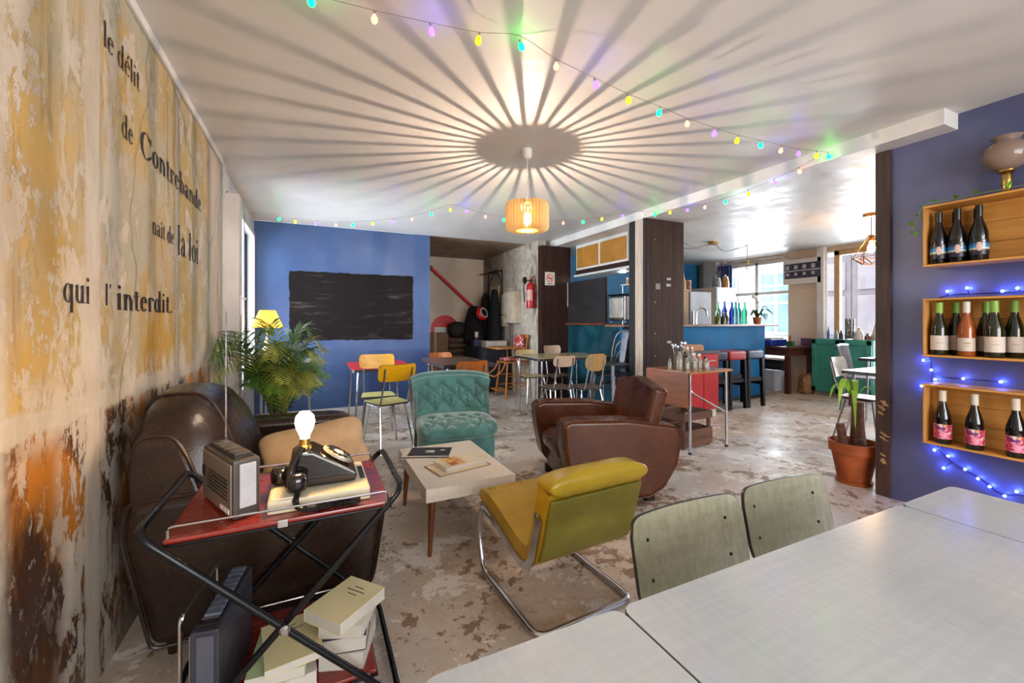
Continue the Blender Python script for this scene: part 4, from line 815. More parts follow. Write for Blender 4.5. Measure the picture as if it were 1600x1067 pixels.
MB().tube(bez(wire, 5), 0.003, 5).build('wire', wm, led); MB().tube(bez(wire2, 5), 0.003, 5).build('wire', wm, led)
lem = emis('led_blue_glow', '4f6cff', 110.0, 'ffffff')
allw = bez(wire, 5) + bez(wire2, 5)
for q in ledp:
    q = Vector(q); MB().ball(q, 0.0065, 10, 6).build('led', lem, led); nr = min(allw, key=lambda w: (w - q).length)
    MB().tube([nr, q], 0.0022, 5).build('lead', wm, led)
# terracotta pot with yucca
yp = thing('potted_yucca', 'terracotta pot with two cut yucca stems beside the brown post', 'plant', (3.60, 1.715, 0))
yp.scale = (1.12, 1.12, 1.12)
terra = mat('terracotta', '9a4a1c', 0.65, var=0.18, vs=9)
MB().lathe([(0, 0.0), (0.095, 0), (0.10, 0.015), (0.10, 0.02), (0.088, 0.02), (0.122, 0.205), (0.134, 0.205), (0.138, 0.27), (0.128, 0.27), (0.12, 0.235), (0, 0.235)], 28).build('pot', terra, yp)
MB().lathe([(0, 0.232), (0.119, 0.236), (0, 0.246)], 18).build('soil', mat('soil', '2c2018', 0.9), yp)
bark = wood('yucca_bark', '3a1f14', '6b4028', 'X', 0.7, 2.0, 0.0, 0.6)
MB().tube([(-0.045, 0.035, 0.23), (-0.06, 0.05, 0.38)], [0.026, 0.024], 12).build('stem', bark, yp); MB().tube(bez([(0.035, -0.01, 0.22), (0.045, 0.0, 0.34), (0.055, 0.005, 0.52)], 5), [0.048, .046, .044, .042, .04, .038, .036, .035, .034, .033, .033], 14).build('stem', bark, yp)
lf = mat('yucca_leaf', '8fb83a', 0.4, var=0.2)
for k, (az, ln, up, st) in enumerate(((185, 0.13, 0.12, (0.0, 0.02, 0.56)), (30, 0.16, 0.10, (0.03, 0.0, 0.56)), (80, 0.12, 0.08, (0.02, 0.02, 0.56)), (300, .09, .08, (.03, 0, .55)), (235, 0.05, 0.02, (-0.01, 0.02, 0.58)))):
    d = Vector((math.cos(R(az)), math.sin(R(az)), 0)); s0 = Vector(st); drop = -0.22 if k == 4 else -0.04
    pts = bez([s0, s0 + d * ln * .5 + Vector((0, 0, up)), s0 + d * ln * 1.0 + Vector((0, 0, up * .6)), s0 + d * ln * 1.25 + Vector((0, 0, drop))], 6); sd = Vector((-d.y, d.x, 0)); vs = []; fs = []
    for i, p in enumerate(pts):
        w = 0.017 * math.sin(math.pi * min(1, 0.08 + 0.92 * i / (len(pts) - 1))) + .001; vs += [p + sd * w, p + Vector((0, 0, -w * .4)), p - sd * w]
    for i in range(len(pts) - 1): fs += [(3 * i, 3 * i + 1, 3 * i + 4, 3 * i + 3), (3 * i + 1, 3 * i + 2, 3 * i + 5, 3 * i + 4)]
    MB().add(vs, fs).build('leaf', lf, yp, 80)
MB().tube([(0.0, 0.02, 0.50), (0.0, 0.02, 0.60)], [0.012, 0.008], 8).build('shoot', bark, yp)
tuf = wood('pale_splinter', '8a6a45', 'b8935f', 'Y', 0.8)
for k in range(7):
    z = (0.60, 0.63, 0.56, 0.42, 0.39, 0.28, 0.24)[k]; yc_ = 1.492 + rng.uniform(-.015, .015); w = (.035, .03, .025, .035, .03, .02, .025)[k]; h = (.018, .02, .012, .014, .01, .012, .02)[k]
    MB().prism([(yc_ + w * rng.uniform(.35, 1.05) * math.cos(a * .48), z + h * rng.uniform(.3, 1.1) * math.sin(a * .48) + 0.35 * w * math.cos(a * .48)) for a in range(13)], 'X', 3.4815, 3.4865).build('splinter', tuf, pe)
# ================================================================ tables and chairs along the blue wall
def tube_table(name, label, loc, rz, w, d, h, topm, edgem, splay=0.06, r=0.03, th=0.022, leg=0.0125, apron=None):
    o = thing(name, label, 'table', loc, rz)
    pol = [tuple(p[:2]) for p in fillet([(-w / 2, -d / 2, 0), (w / 2, -d / 2, 0), (w / 2, d / 2, 0), (-w / 2, d / 2, 0)], r, 4, True)]
    MB().prism(pol, 'Z', h - th, h).build('table_top', topm, o); MB().prism([(x * 1.003, y * 1.003) for x, y in pol], 'Z', h - th - 0.003, h - 0.003).build('edge_band', edgem, o)
    if apron: MB().box(-w * .40, w * .40, -d * .40, d * .40, h - 0.10, h - th).build('apron', apron, o)
    for sx in (-1, 1):
        for sy in (-1, 1): MB().tube([(sx * (w / 2 - 0.06 + splay), sy * (d / 2 - 0.06 + splay), 0), (sx * (w / 2 - 0.07), sy * (d / 2 - 0.07), h - th)], leg, 10).build('leg', chrome, o)
    return o
tube_table('red_table', 'red formica table with chrome legs against the blue wall', (0.71, 5.23, 0), 0, 0.68, 0.96, 0.67, m_formica('red_formica', 'b01a1c', 'c22a26', 0.42), edge_k, 0.03, 0.06, 0.03)
yl = m_formica('yellow_formica', 'd59a00', 'e0a800', 0.3); yo = m_formica('amber_formica', 'd39a3a', 'dda648', 0.3); sg_ = m_formica('pale_green_formica', 'b8b068', 'c6bf7c', 0.3)
formica_chair('formica_chair', 'bright yellow formica chair with its back turned to the coffee table', sg_, yl, (0.63, 4.07, 0), 198, 'yellow formica chairs', 0.44, 0.80, 0.37, 0.155, 0.34, 0.32)
formica_chair('formica_chair', 'amber yellow formica chair backed against the red table', sg_, yo, (0.60, 4.49, 0), -4, 'yellow formica chairs', 0.44, 0.835, 0.36, 0.15, 0.34, 0.30)
tube_table('dark_table', 'grey brown formica table with wood backed chairs beside the alcove', (1.43, 4.46, 0), 0, 0.56, 0.9, 0.755, m_formica('brown_formica', '4d3f36', '5b4a3f', 0.22), edge_k, 0.0, 0.01, 0.035)
ow = wood('orange_ply', '8a4410', 'b0641f', 'Z', 0.35, 1.4, 0.2); ow2 = wood('orange_ply_seat', '8a4410', 'b0641f', 'Y', 0.35, 1.4, 0.2)
formica_chair('plywood_chair', 'orange plywood chair with chrome brackets right behind the teal slipper chair', ow2, ow, (1.335, 3.90, 0), 180, 'orange plywood chairs', 0.44, 0.825, 0.31, 0.19, 0.36, 0.34)
formica_chair('plywood_chair', 'orange plywood chair on the far side of the grey brown table', ow2, ow, (1.47, 5.05, 0), 0, 'orange plywood chairs', 0.44, 0.79, 0.30, 0.15, 0.36, 0.34)
# white side table with shaded lamp
tube_table('lamp_table', 'small white formica table carrying the shaded lamp behind the palm', (-0.27, 5.32, 0), 0, 0.58, 0.62, 0.74, m_formica('white_formica', 'b9b6b0', 'c8c5bf', 0.25), edge_k, 0.0, 0.02, 0.03)
lp = thing('table_lamp', 'small table lamp with glowing yellow cone shade by the side window', 'lamp', (-0.455, 5.28, 0.741))
MB().lathe([(0, 0), (0.065, 0), (0.065, 0.012), (0.03, 0.03), (0.045, 0.10), (0.05, 0.15), (0.03, 0.22), (0.014, 0.26), (0.012, 0.40), (0, 0.40)], 20).build('base', mat('white_ceramic', 'b9b4ae', 0.3), lp)
def m_shade(name, c, e, es):
    n = NT(name); d = n.nd('ShaderNodeBsdfDiffuse'); d.inputs[0].default_value = C(c); tl = n.nd('ShaderNodeBsdfTranslucent'); tl.inputs[0].default_value = C(e); mx = n.nd('ShaderNodeMixShader'); mx.inputs[0].default_value = es
    n.t.links.new(d.outputs[0], mx.inputs[1]); n.t.links.new(tl.outputs[0], mx.inputs[2]); n.t.links.new(mx.outputs[0], n.out.inputs[0]); MATS[name] = n.m; return n.m
sh_ = MB(); K = 28; vs = []; 
for r_, z_ in ((0.155, 0.375), (0.078, 0.565), (0.075, 0.565), (0.152, 0.375)): vs += [(r_ * math.cos(2 * math.pi * j / K), r_ * math.sin(2 * math.pi * j / K), z_) for j in range(K)]
sh_.add(vs, [(i * K + j, i * K + (j + 1) % K, ((i + 1) % 4) * K + (j + 1) % K, ((i + 1) % 4) * K + j) for i in range(4) for j in range(K)])
sh_.build('lamp_shade', m_shade('yellow_shade', 'd0a850', 'ffe0a0', 0.6), lp)
MB().lathe([(0.012, 0.40), (0.02, 0.43), (0.026, 0.46), (0.02, 0.485), (0, 0.495)], 14).build('bulb', emis('lamp_bulb_glow', 'ffcf85', 95.0), lp)

# ================================================================ central beige table group
tube_table('beige_table', 'beige formica table set with pale chairs before the teal counter', (2.86, 4.58, 0), 0, 1.02, 0.72, 0.755, m_formica('beige_formica', '9d9169', 'ab9f78', 0.22), edge_k, 0.0, 0.07, 0.03)
pk = m_formica('pinkish_formica', 'b59a83', 'c0a58e', 0.35); pkd = m_formica('brown_seat_formica', '6d5647', '7b6352', 0.4); yel2 = m_formica('pale_yellow_formica', 'b8a069', 'c2ab76', 0.35)
gp = 'pale chairs around the beige table'
formica_chair('formica_chair', 'pale pink formica chair with its back to the leather armchair', pkd, pk, (2.53, 4.15, 0), 176, gp, 0.44, 0.81, 0.27, 0.125, 0.34, 0.33)
formica_chair('formica_chair', 'chair with a tall rounded tan back beside the steel chair stack', pkd, wood('tan_ply', '9c7a4a', 'b4925e', 'Z', 0.4), (2.86, 4.03, 0), 176, gp, 0.44, 0.835, 0.27, 0.20, 0.34, 0.33, round_back=True, rivets=False)
formica_chair('formica_chair', 'pale pink formica chair on the far side of the beige table', pkd, pk, (3.13, 5.06, 0), 0, gp, 0.44, 0.84, 0.28, 0.12, 0.34, 0.33)
formica_chair('formica_chair', 'pale yellow formica chair by the wooden high chair', yel2, yel2, (2.74, 5.14, 0), 0, gp, 0.44, 0.785, 0.32, 0.15, 0.34, 0.33)
# stack of steel chairs
gs = 'stacked steel bistro chairs'; galv = mat('galvanised_steel', '77767a', 0.36, 0.9, var=0.15, vs=8)
def steel_chair(label, loc, rz):
    o = thing('steel_chair', label, 'chair', loc, rz, gs)   # faces local -x
    MB().pad((0, 0, 0.445), (0.38, 0.37, 0.022), 0.3, 0.4, 28, 6).build('seat', galv, o)
    for sx in (-1, 1):
        for sy in (-1, 1): MB().tube([(sx * 0.155, sy * 0.15, 0.44), (sx * 0.215, sy * 0.20, 0)], [0.024, 0.011], 8).build('leg', galv, o)
    MB().tube(bez([(0.16, -0.17, 0.44), (0.19, -0.17, 0.62), (0.225, -0.13, 0.79), (0.235, 0, 0.845), (0.225, 0.13, 0.79), (0.19, 0.17, 0.62), (0.16, 0.17, 0.44)], 6), 0.0125, 8).build('back_frame', galv, o)
    MB().prism([(-0.04, 0.46), (0.04, 0.46), (0.05, 0.83), (-0.05, 0.83)], 'X', -0.003, 0.003).xf(Tm((0.165, 0, 0), 0, 0) @ Matrix.Shear('XY', 4, (0, 0))).xf(Matrix(((1, 0, 0.19, -0.088), (0, 1, 0, 0), (0, 0, 1, 0), (0, 0, 0, 1)))).build('back_splat', galv, o)
    for sg in (-1, 1): MB().tube([(-0.15, sg * 0.165, 0.415), (0.15, sg * 0.165, 0.415)], 0.008, 6).build('seat_rail', galv, o)
    return o
s1 = steel_chair('galvanised steel bistro chair at the bottom of the stack by the pillar', (3.275, 4.04, 0), 8)
copy_tree(s1, (3.262, 4.04, 0.115), 8, 'galvanised steel bistro chair in the middle of the stack by the pillar'); copy_tree(s1, (3.249, 4.04, 0.23), 8, 'galvanised steel bistro chair on top of the stack by the pillar')

# ================================================================ alcove
pol = []
def jag(a, b, n, amp):
    out = []
    for i in range(n):
        t = i / n; out.append((a[0] + (b[0] - a[0]) * t + rng.uniform(-amp, amp), a[1] + (b[1] - a[1]) * t + rng.uniform(-amp, amp)))
    return out
cn = [(-0.277, 0.945), (1.275, 0.935), (1.275, 1.826), (-0.277, 1.83)]; pol = jag(cn[0], cn[1], 34, 0.006) + jag(cn[1], cn[2], 20, 0.007) + jag(cn[2], cn[3], 34, 0.008) + jag(cn[3], cn[0], 20, 0.007)
tag(MB().prism(pol, 'Y', 5.99, 5.9985).build('chalkboard', chalk_m), 'rough edged black chalkboard painted on the blue wall', 'chalkboard')
ns = thing('no_entry_sign', 'round red no entry sign leaning in the alcove', 'sign', (2.29, 7.84, 0.72)); ns.rotation_euler = (R(-3), 0, 0)
redm = mat('sign_red', 'c00d0a', 0.35, var=0.05); whm = mat('sign_white', 'c9c2b8', 0.4, var=0.04)
MB().lathe([(0, 0), (0.30, 0), (0.30, 0.01), (0, 0.01)], 40).xf(Tm((0, 0.005, 0.31), 90)).build('rim', whm, ns); MB().lathe([(0, 0), (0.285, 0), (0.285, 0.004), (0, 0.004)], 40).xf(Tm((0, -0.004, 0.31), 90)).build('disc', redm, ns); MB().box(-0.21, 0.21, -0.0105, -0.008, 0.26, 0.36).build('bar', whm, ns)
rp = MB().tube([(2.0, 7.80, 2.205), (2.80, 7.80, 1.51)], 0.028, 12).build('barrier_pole', redm); tag(rp, 'red diagonal pole with black tip on the cream alcove wall', 'pole')
MB().tube([(2.80, 7.80, 1.51), (2.885, 7.80, 1.435)], 0.029, 12).build('tip', blackplastic, rp); MB().rbox(1.98, 2.03, 7.80, 7.895, 2.18, 2.24, 0.005).build('bracket', blackmetal, rp)
cb = thing('cardboard_box', 'brown cardboard box standing under the red sign', 'box', (1.99, 7.62, 0.0)); kraft = mat('kraft_card', '6a4d33', 0.7)
MB().rbox(-0.24, 0.24, -0.18, 0.18, 0.0, 0.98, 0.004).build('carton', kraft, cb); MB().box(-0.02, 0.02, -0.183, -0.18, 0.0, 0.98).build('tape', mat('parcel_tape', '8a6a45', 0.3), cb)
wb_ = thing('wicker_basket', 'brown wicker basket with a dark bag on top beside the cardboard box', 'basket', (2.44, 7.66, 0)); wk = wood('wicker', '3a261a', '5f4330', 'Z', 0.8, 2.0, 0.0, 0.6)
for k in range(9): MB().tube(fillet([(-0.18, -0.15, 0.04 + k * 0.1), (0.18, -0.15, 0.04 + k * 0.1), (0.18, 0.15, 0.04 + k * 0.1), (-0.18, 0.15, 0.04 + k * 0.1)], 0.05, 3, True), 0.045, 6, closed=True).build('weave_band', wk, wb_)
tag(MB().pad((0, 0, 0), (0.36, 0.3, 0.30), 0.8, 0.8, 20, 12, lambda v: v + Vector((0, 0, 0.05 * noise.noise(v * 9)))).build('dark_bag', mat('dark_canvas', '1d1815', 0.8), None, 60, (2.46, 7.63, 1.03)), 'dark slumped canvas bag on the wicker basket', 'bag')
cl = thing('cloth_table', 'table under a dark grey cloth in the alcove', 'table', (2.76, 6.94, 0)); dcl = mat('dark_cloth', '23232c', 0.85, bump=0.2)
def drape(u, v):
    a = 2 * math.pi * u; e = 0.25; x = 0.25 * math.copysign(abs(math.cos(a)) ** e, math.cos(a)); y = 0.46 * math.copysign(abs(math.sin(a)) ** e, math.sin(a)); k = v; f = 1 + 0.05 * k * (0.6 + math.sin(a * 13))
    return (x * f, y * f, 0.752 - 0.70 * k)
m = MB().grid(drape, 104, 6, True); m.add([drape(j / 104, 0) for j in range(104)], [tuple(range(104))]); m.build('table_cloth', dcl, cl, 60)
for x in (-.2, .2):
    for y in (-.4, .4): MB().box(x - .02, x + .02, y - .02, y + .02, 0, 0.745).build('leg', dkwood, cl)
b1 = thing('white_carton', 'low white carton on the cloth covered table', 'box', (2.80, 6.66, 0.753)); MB().rbox(-0.19, 0.19, -0.13, 0.13, 0, 0.10, 0.003).build('carton', mat('white_card', 'b5aaa0', 0.6), b1); MB().rbox(-0.193, 0.193, -0.133, 0.133, 0.075, 0.105, 0.003).build('lid', mat('white_card', 'b5aaa0', 0.6), b1)
b2 = thing('spray_bottle', 'small bottle with white cap and red band among the coats', 'bottle', (2.66, 7.12, 0.753)); MB().lathe([(0, 0), (0.035, 0), (0.035, 0.13), (0.025, 0.15), (0, 0.15)], 14).build('body', mat('brown_red_plastic', '5a2a22', 0.4), b2); MB().lathe([(0, 0.15), (0.036, 0.15), (0.036, 0.25), (0, 0.25)], 14).build('cap', whm, b2)
tag(MB().rbox(-0.10, 0.10, -0.08, 0.08, 0, 0.12, 0.01, 2, Tm((2.58, 6.84, 0.753))).build('blue_box', mat('navy_box', '1c2145', 0.5)), 'small navy blue box on the cloth covered table', 'box')
# coat rack and coats on the stained wall
cr = thing('coat_rack', 'black iron wall coat rack with mirror in the alcove corner', 'coat rack', (3.095, 7.26, 0)); irn = mat('iron', '1b1512', 0.5, 0.6)
for y in (-0.33, 0.33): MB().tube([(-0.012, y, 1.0), (-0.012, y, 2.12)], 0.010, 6).build('upright', irn, cr)
MB().tube([(-0.012, -0.33, 2.12), (-0.012, 0.33, 2.12)], 0.010, 6).build('top_bar', irn, cr); MB().tube([(-0.15, -0.38, 2.10), (-0.15, 0.44, 2.10)], 0.009, 6).build('shelf_bar', irn, cr)
for y in (-0.33, 0.0, 0.33): MB().tube([(-0.012, y, 2.1), (-0.15, y, 2.1)], 0.008, 6).build('bracket', irn, cr)
MB().tube([(-0.012, -0.33, 1.86), (-0.012, -0.1, 2.1), (-0.012, 0.1, 2.1), (-0.012, 0.33, 1.86)], 0.008, 6).build('brace', irn, cr)
MB().rbox(-0.02, -0.008, -0.20, 0.20, 1.52, 1.85, 0.004).build('mirror', mat('old_mirror', 'b09a72', 0.25, 0.6), cr)
for y in (-0.25, -0.08, 0.1, 0.27): MB().tube(bez([(-0.012, y, 1.62), (-0.07, y, 1.60), (-0.08, y, 1.66)], 4), 0.007, 6).build('hook', irn, cr)
def coat(label, loc, w, h, d, c, seed, rz=0):
    def f(v):
        k = (0.5 - v.z / h); s_ = 0.45 + 0.62 * min(1, k * 1.3); w_ = 0.018 * noise.noise(Vector((v.x * 9, v.y * 14, seed))) ; return Vector((v.x * s_ + w_, v.y * s_ + 0.03 * k * math.sin(v.y * 40 + seed), v.z))
    return tag(MB().pad((0, 0, 0), (d, w, h), 0.75, 0.35, 44, 22, f).build('hanging_coat', mat('coat_' + c, c, 0.85, bump=0.3), None, 60, loc), label, 'coat', 'coats on the alcove rack')
coat('long black coat hanging nearest the fuse box', (2.93, 6.93, 1.28), 0.34, 0.98, 0.20, '0d0c10', 1); coat('black jacket hanging in the alcove corner', (2.93, 7.36, 1.30), 0.40, 0.85, 0.22, '100d0e', 5)
coat('dark sloping coat pile spilling toward the basket', (2.74, 7.48, 1.12), 0.5, 0.72, 0.40, '0e0b0c', 9)
hb = thing('helmet_bag', 'black red and white striped round bag hung over the coats', 'bag', (2.74, 7.05, 1.33))
MB().lathe([(0, -0.05), (0.09, -0.05), (0.125, -0.02), (0.125, 0.02), (0.09, 0.05), (0, 0.05)], 24).xf(Tm((0, 0, 0), 70, 0, 30)).build('body', redm, hb); MB().lathe([(0.07, -0.052), (0.095, -0.056), (0.095, 0.056), (0.07, 0.052)], 24).xf(Tm((0, 0, 0), 70, 0, 30)).build('stripe', whm, hb); MB().lathe([(0, -0.058), (0.07, -0.058), (0.07, 0.058), (0, 0.058)], 24).xf(Tm((0, 0, 0), 70, 0, 30)).build('panel', mat('bag_black', '141212', 0.6), hb)
# fuse box, extinguisher, sign
fb = thing('fuse_box', 'cream electrical fuse box on the stained alcove wall', 'fuse box', (3.099, 6.48, 1.13)); fbm = mat('fuse_cream', 'b9aa92', 0.45)
MB().rbox(-0.13, 0, -0.28, 0.14, 0.03, 0.56, 0.008).build('cabinet', fbm, fb); MB().rbox(-0.07, 0, 0.16, 0.36, 0.18, 0.54, 0.006).build('meter', fbm, fb); MB().rbox(-0.07, 0, 0.16, 0.40, -0.03, 0.16, 0.006).build('breaker', fbm, fb); MB().rbox(-0.134, -0.13, -0.26, 0.12, 0.05, 0.54, 0.003).build('door', mat('fuse_cream_door', 'c3b59f', 0.4), fb); MB().prism([(-0.02, 0.13), (0.06, 0.13), (0.02, 0.2)], 'X', -0.136, -0.134).build('warning_triangle', mat('warning_yellow', 'a88a3a', 0.5), fb); MB().rbox(-0.05, 0, 0.04, 0.14, 0.56, 0.64, 0.005).build('switch', fbm, fb); MB().box(-0.04, -0.002, 0.02, 0.10, -0.42, 0.03).build('conduit', mat('grey_conduit', '6f6358', 0.6), fb)
fe = thing('fire_extinguisher', 'red fire extinguisher hung on the stained wall', 'extinguisher', (3.02, 5.70, 1.39)); fred = mat('extinguisher_red', '9a1712', 0.25, var=0.05)
MB().lathe([(0, 0), (0.065, 0), (0.068, 0.01), (0.068, 0.33), (0.06, 0.365), (0.03, 0.39), (0.022, 0.41), (0, 0.41)], 22).build('cylinder', fred, fe); MB().rbox(-0.02, 0.02, -0.02, 0.02, 0.40, 0.44, 0.005).build('valve', blackplastic, fe); MB().tube([(0, -0.01, 0.44), (0.01, -0.09, 0.49)], 0.008, 6).build('lever', fred, fe); MB().tube(bez([(0, 0.02, 0.42), (-0.03, 0.10, 0.43), (-0.05, 0.14, 0.36), (-0.06, 0.10, 0.1)], 6), 0.009, 8).build('hose', blackplastic, fe); MB().lathe([(0, 0), (0.055, 0), (0.055, 0.02), (0, 0.03)], 16).xf(Tm((-0.03, 0.13, 0.44), 0, -90)).build('horn', blackplastic, fe)
MB().add([(0.0695 * math.cos(R(a)), 0.0695 * math.sin(R(a)), z) for a in range(180, 261, 16) for z in (0.12, 0.28)], [(2 * k, 2 * k + 2, 2 * k + 3, 2 * k + 1) for k in range(5)]).build('label_print', mat('ext_label', 'b98a80', 0.5), fe); MB().box(0.06, 0.079, -0.02, 0.02, 0.25, 0.33).build('wall_bracket', steel, fe)
nsn = thing('no_smoking_sign', 'white no smoking sign on the dark column', 'sign', (3.236, 5.498, 1.735)); MB().rbox(-0.085, 0.085, -0.004, 0, 0, 0.20, 0.002, 1).build('plate', whm, nsn)
ring_ = MB(); K = 24
ring_.tube([(0.055 * math.cos(2 * math.pi * k / K), -0.005, 0.11 + 0.055 * math.sin(2 * math.pi * k / K)) for k in range(K)], 0.006, 6, closed=True).tube([(-0.038, -0.006, 0.148), (0.038, -0.006, 0.072)], 0.006, 6).build('prohibition_ring', redm, nsn); MB().box(-0.035, 0.03, -0.006, -0.004, 0.103, 0.117).build('cigarette', blackplastic, nsn); MB().box(-0.05, 0.05, -0.006, -0.004, 0.02, 0.03).build('print', blackplastic, nsn)
# high chair
hc = thing('high_chair', 'honey wood high chair with red patterned cushion by the stained wall', 'high chair', (2.84, 6.02, 0)); hw = wood('honey_wood', '8a4f1c', 'b3722f', 'Z', 0.4)
for sx in (-1, 1):
    for sy in (-1, 1): MB().tube([(sx * 0.19, sy * 0.20, 0), (sx * 0.135, sy * 0.14, 0.54)], 0.016, 8).build('leg', hw, hc)
for z in (0.18, 0.34):
    k = 0.17 - z * 0.06
    for sy in (-1, 1): MB().tube([(-k, sy * k, z), (k, sy * k, z)], 0.009, 6).build('stretcher', hw, hc)
    MB().tube([(k, -k, z + .03), (k, k, z + .03)], 0.009, 6).build('stretcher', hw, hc)
MB().rbox(-0.18, 0.18, -0.18, 0.18, 0.54, 0.565, 0.01).build('seat', hw, hc); MB().rbox(-0.30, -0.12, -0.15, 0.15, 0.12, 0.14, 0.006).build('footrest', hw, hc)
for y in (-0.15, -0.05, 0.05, 0.15): MB().tube([(0.155, y, 0.56), (0.205, y, 0.93)], 0.010, 6).build('back_spindle', hw, hc)
MB().rbox(0.185, 0.225, -0.18, 0.18, 0.92, 0.98, 0.012).build('back_rail', hw, hc)
MB().prism([tuple(p[:2]) for p in fillet([(-0.34, -0.24, 0), (0.10, -0.22, 0), (0.10, 0.22, 0), (-0.34, 0.24, 0)], 0.09, 5, True)], 'Z', 0.765, 0.79).build('tray', hw, hc)
for sy in (-1, 1): MB().tube([(0.02, sy * 0.17, 0.56), (0.0, sy * 0.19, 0.77)], 0.011, 6).build('tray_post', hw, hc); MB().tube([(0.08, sy * 0.19, 0.755), (0.19, sy * 0.17, 0.75)], 0.011, 6).build('arm_rest', hw, hc)
MB().tube(bez([(-0.17, -0.14, 0.54), (-0.24, -0.15, 0.42), (-0.36, -0.16, 0.35)], 5), 0.012, 6).tube(bez([(-0.17, 0.14, 0.54), (-0.24, 0.15, 0.42), (-0.36, 0.16, 0.35)], 5), 0.012, 6).tube([(-0.36, -0.16, 0.35), (-0.36, 0.16, 0.35)], 0.012, 6).build('foot_rail', hw, hc)
def m_flower():
    n = NT('red_flower_cloth'); a = n.noise(22, 3, None, 0.5, 1); c = n.mix(n.ramp(a, 0.54, 0.6), C('a01a14'), C('c9b8a8')); c = n.mix(n.ramp(n.noise(30, 2, n.map((1, 1, 1), None, (3, 5, 1))), 0.6, 0.66), c, C('3a4a7a')); n.set(Base_Color=c, Roughness=0.8); return n.m
rf = m_flower(); MB().pad((0.14, 0, 0.80), (0.07, 0.30, 0.36), 0.4, 0.6, 20, 10).build('back_cushion', rf, hc, 60); MB().pad((-0.02, 0, 0.595), (0.28, 0.32, 0.06), 0.4, 0.7, 20, 10).build('seat_cushion', rf, hc, 60)
# ================================================================ bar
bfm = m_paint('blue_counter_paint', '0a4f7c', '126394', 0.62, 2.5); bfm.node_tree.nodes['Principled BSDF'].inputs['Specular IOR Level'].default_value = 0.15
bar = thing('bar_counter', 'teal painted L shaped bar counter behind the dark pillar', 'counter', (3.56, 4.23, 0))
topw = wood('bar_top_wood', '7a5340', '9c7158', 'X', 0.3)
MB().box(0.0, 2.81, 0.0, 0.06, 0.06, 1.115).build('front_panel', bfm, bar); MB().box(0.0, 0.06, 0.06, 1.30, 0.06, 1.135).build('side_panel', teal_bar, bar); MB().box(2.75, 2.81, 0.06, 0.62, 0.06, 1.115).build('end_panel', teal_bar, bar)
MB().box(0.02, 2.79, 0.02, 0.6, 0, 0.06).box(0.02, 0.4, 0.6, 1.30, 0, 0.06).build('plinth', mat('dark_plinth', '14202a', 0.5), bar)
MB().rbox(-0.02, 3.08, -0.05, 0.34, 1.115, 1.145, 0.005).build('top_ledge', topw, bar); MB().rbox(-0.045, 0.30, 0.34, 1.27, 1.135, 1.165, 0.005).build('side_ledge', wood('bar_side_wood', '5a2a1c', '77402c', 'Y', 0.3), bar)
MB().rbox(0.06, 2.75, 0.34, 0.62, 0.85, 0.89, 0.004).build('work_top', steel, bar)
bp_ = thing('bar_blackboard', 'large black board panel standing on the bar side ledge', 'board', (3.56, 5.06, 1.166)); MB().rbox(-0.012, 0.012, -0.50, 0.43, 0, 0.62, 0.003).build('panel', mat('board_black', '1f1715', 0.55, var=0.2, vs=3), bp_); MB().rbox(-0.016, 0.016, -0.505, -0.488, 0, 0.62, 0.002).build('edge_strip', dkwood, bp_); MB().box(-0.014, -0.012, 0.415, 0.43, 0.25, 0.62).build('edge_strip', whm, bp_)
oc = thing('wall_cupboard', 'white hanging cupboard with amber doors above the bar', 'cupboard', (3.62, 4.78, 1.90)); am_m = mat('amber_door', 'a8722c', 0.4, var=0.08)
MB().rbox(0, 0.36, -0.58, 0.58, 0.06, 0.40, 0.004).build('carcass', white_paint, oc)
for y0, y1 in ((-0.56, -0.02), (0.03, 0.55)): MB().rbox(-0.012, 0.001, y0, y1, 0.09, 0.39, 0.003).build('door', am_m, oc)
MB().rbox(-0.008, 0.36, -0.58, 0.58, 0.0, 0.06, 0.003).build('bottom_rail', dkwood, oc); MB().rbox(0.01, 0.36, -0.9, 0.66, -0.03, 0.0, 0.003).build('underside', white_paint, oc)
MB().box(0.0, 0.36, -0.58, 0.58, 0.40, 0.435).build('filler', white_paint, oc)
MB().lathe([(0, 0), (0.04, 0), (0.04, 0.012), (0, 0.012)], 14, (0.2, -0.25, -0.043)).build('spot_lamp', emis('spot_glow', 'e8f4ff', 40.0), oc)
for y in (-0.3, 0.28): MB().ball((-0.018, y, 0.12), 0.008, 8, 6).build('knob', brass, oc)
cm = thing('coffee_machine', 'stainless steel coffee machine on the bar ledge', 'machine', (3.70, 4.42, 1.166)); MB().rbox(-0.10, 0.14, -0.20, 0.13, 0.03, 0.36, 0.02, 3).build('body', steel, cm); MB().rbox(-0.115, -0.10, -0.17, 0.11, 0.07, 0.33, 0.006).build('front_plate', mat('bright_steel', 'c9bfb2', 0.4, 0.7), cm); MB().rbox(-0.11, 0.15, -0.21, 0.14, 0.36, 0.38, 0.006).build('cup_tray', blackmetal, cm)
for x in (-.08, .12):
    for y in (-.17, .1): MB().lathe([(0.012, 0), (0.012, 0.03)], 8, (x, y, 0)).build('foot', blackplastic, cm)
MB().rbox(-0.125, -0.11, -0.15, 0.09, 0.045, 0.06, 0.003).build('drip_rail', brass, cm)
sf = thing('bar_shelf', 'steel wire shelf of jars above the coffee machine', 'shelf', (3.86, 4.36, 1.166))
MB().rbox(-0.12, 0.12, -0.34, 0.12, 0.50, 0.515, 0.003).build('shelf_board', white_paint, sf)
for x in (-.11, .11):
    for y in (-.32, .10): MB().tube([(x, y, -0.02), (x, y, 0.50)], 0.006, 6).build('post', chrome, sf)
jarm = mat('jar_amber', 'a5794a', 0.3); jlid = mat('jar_lid', 'b8b0a5', 0.3, 0.5)
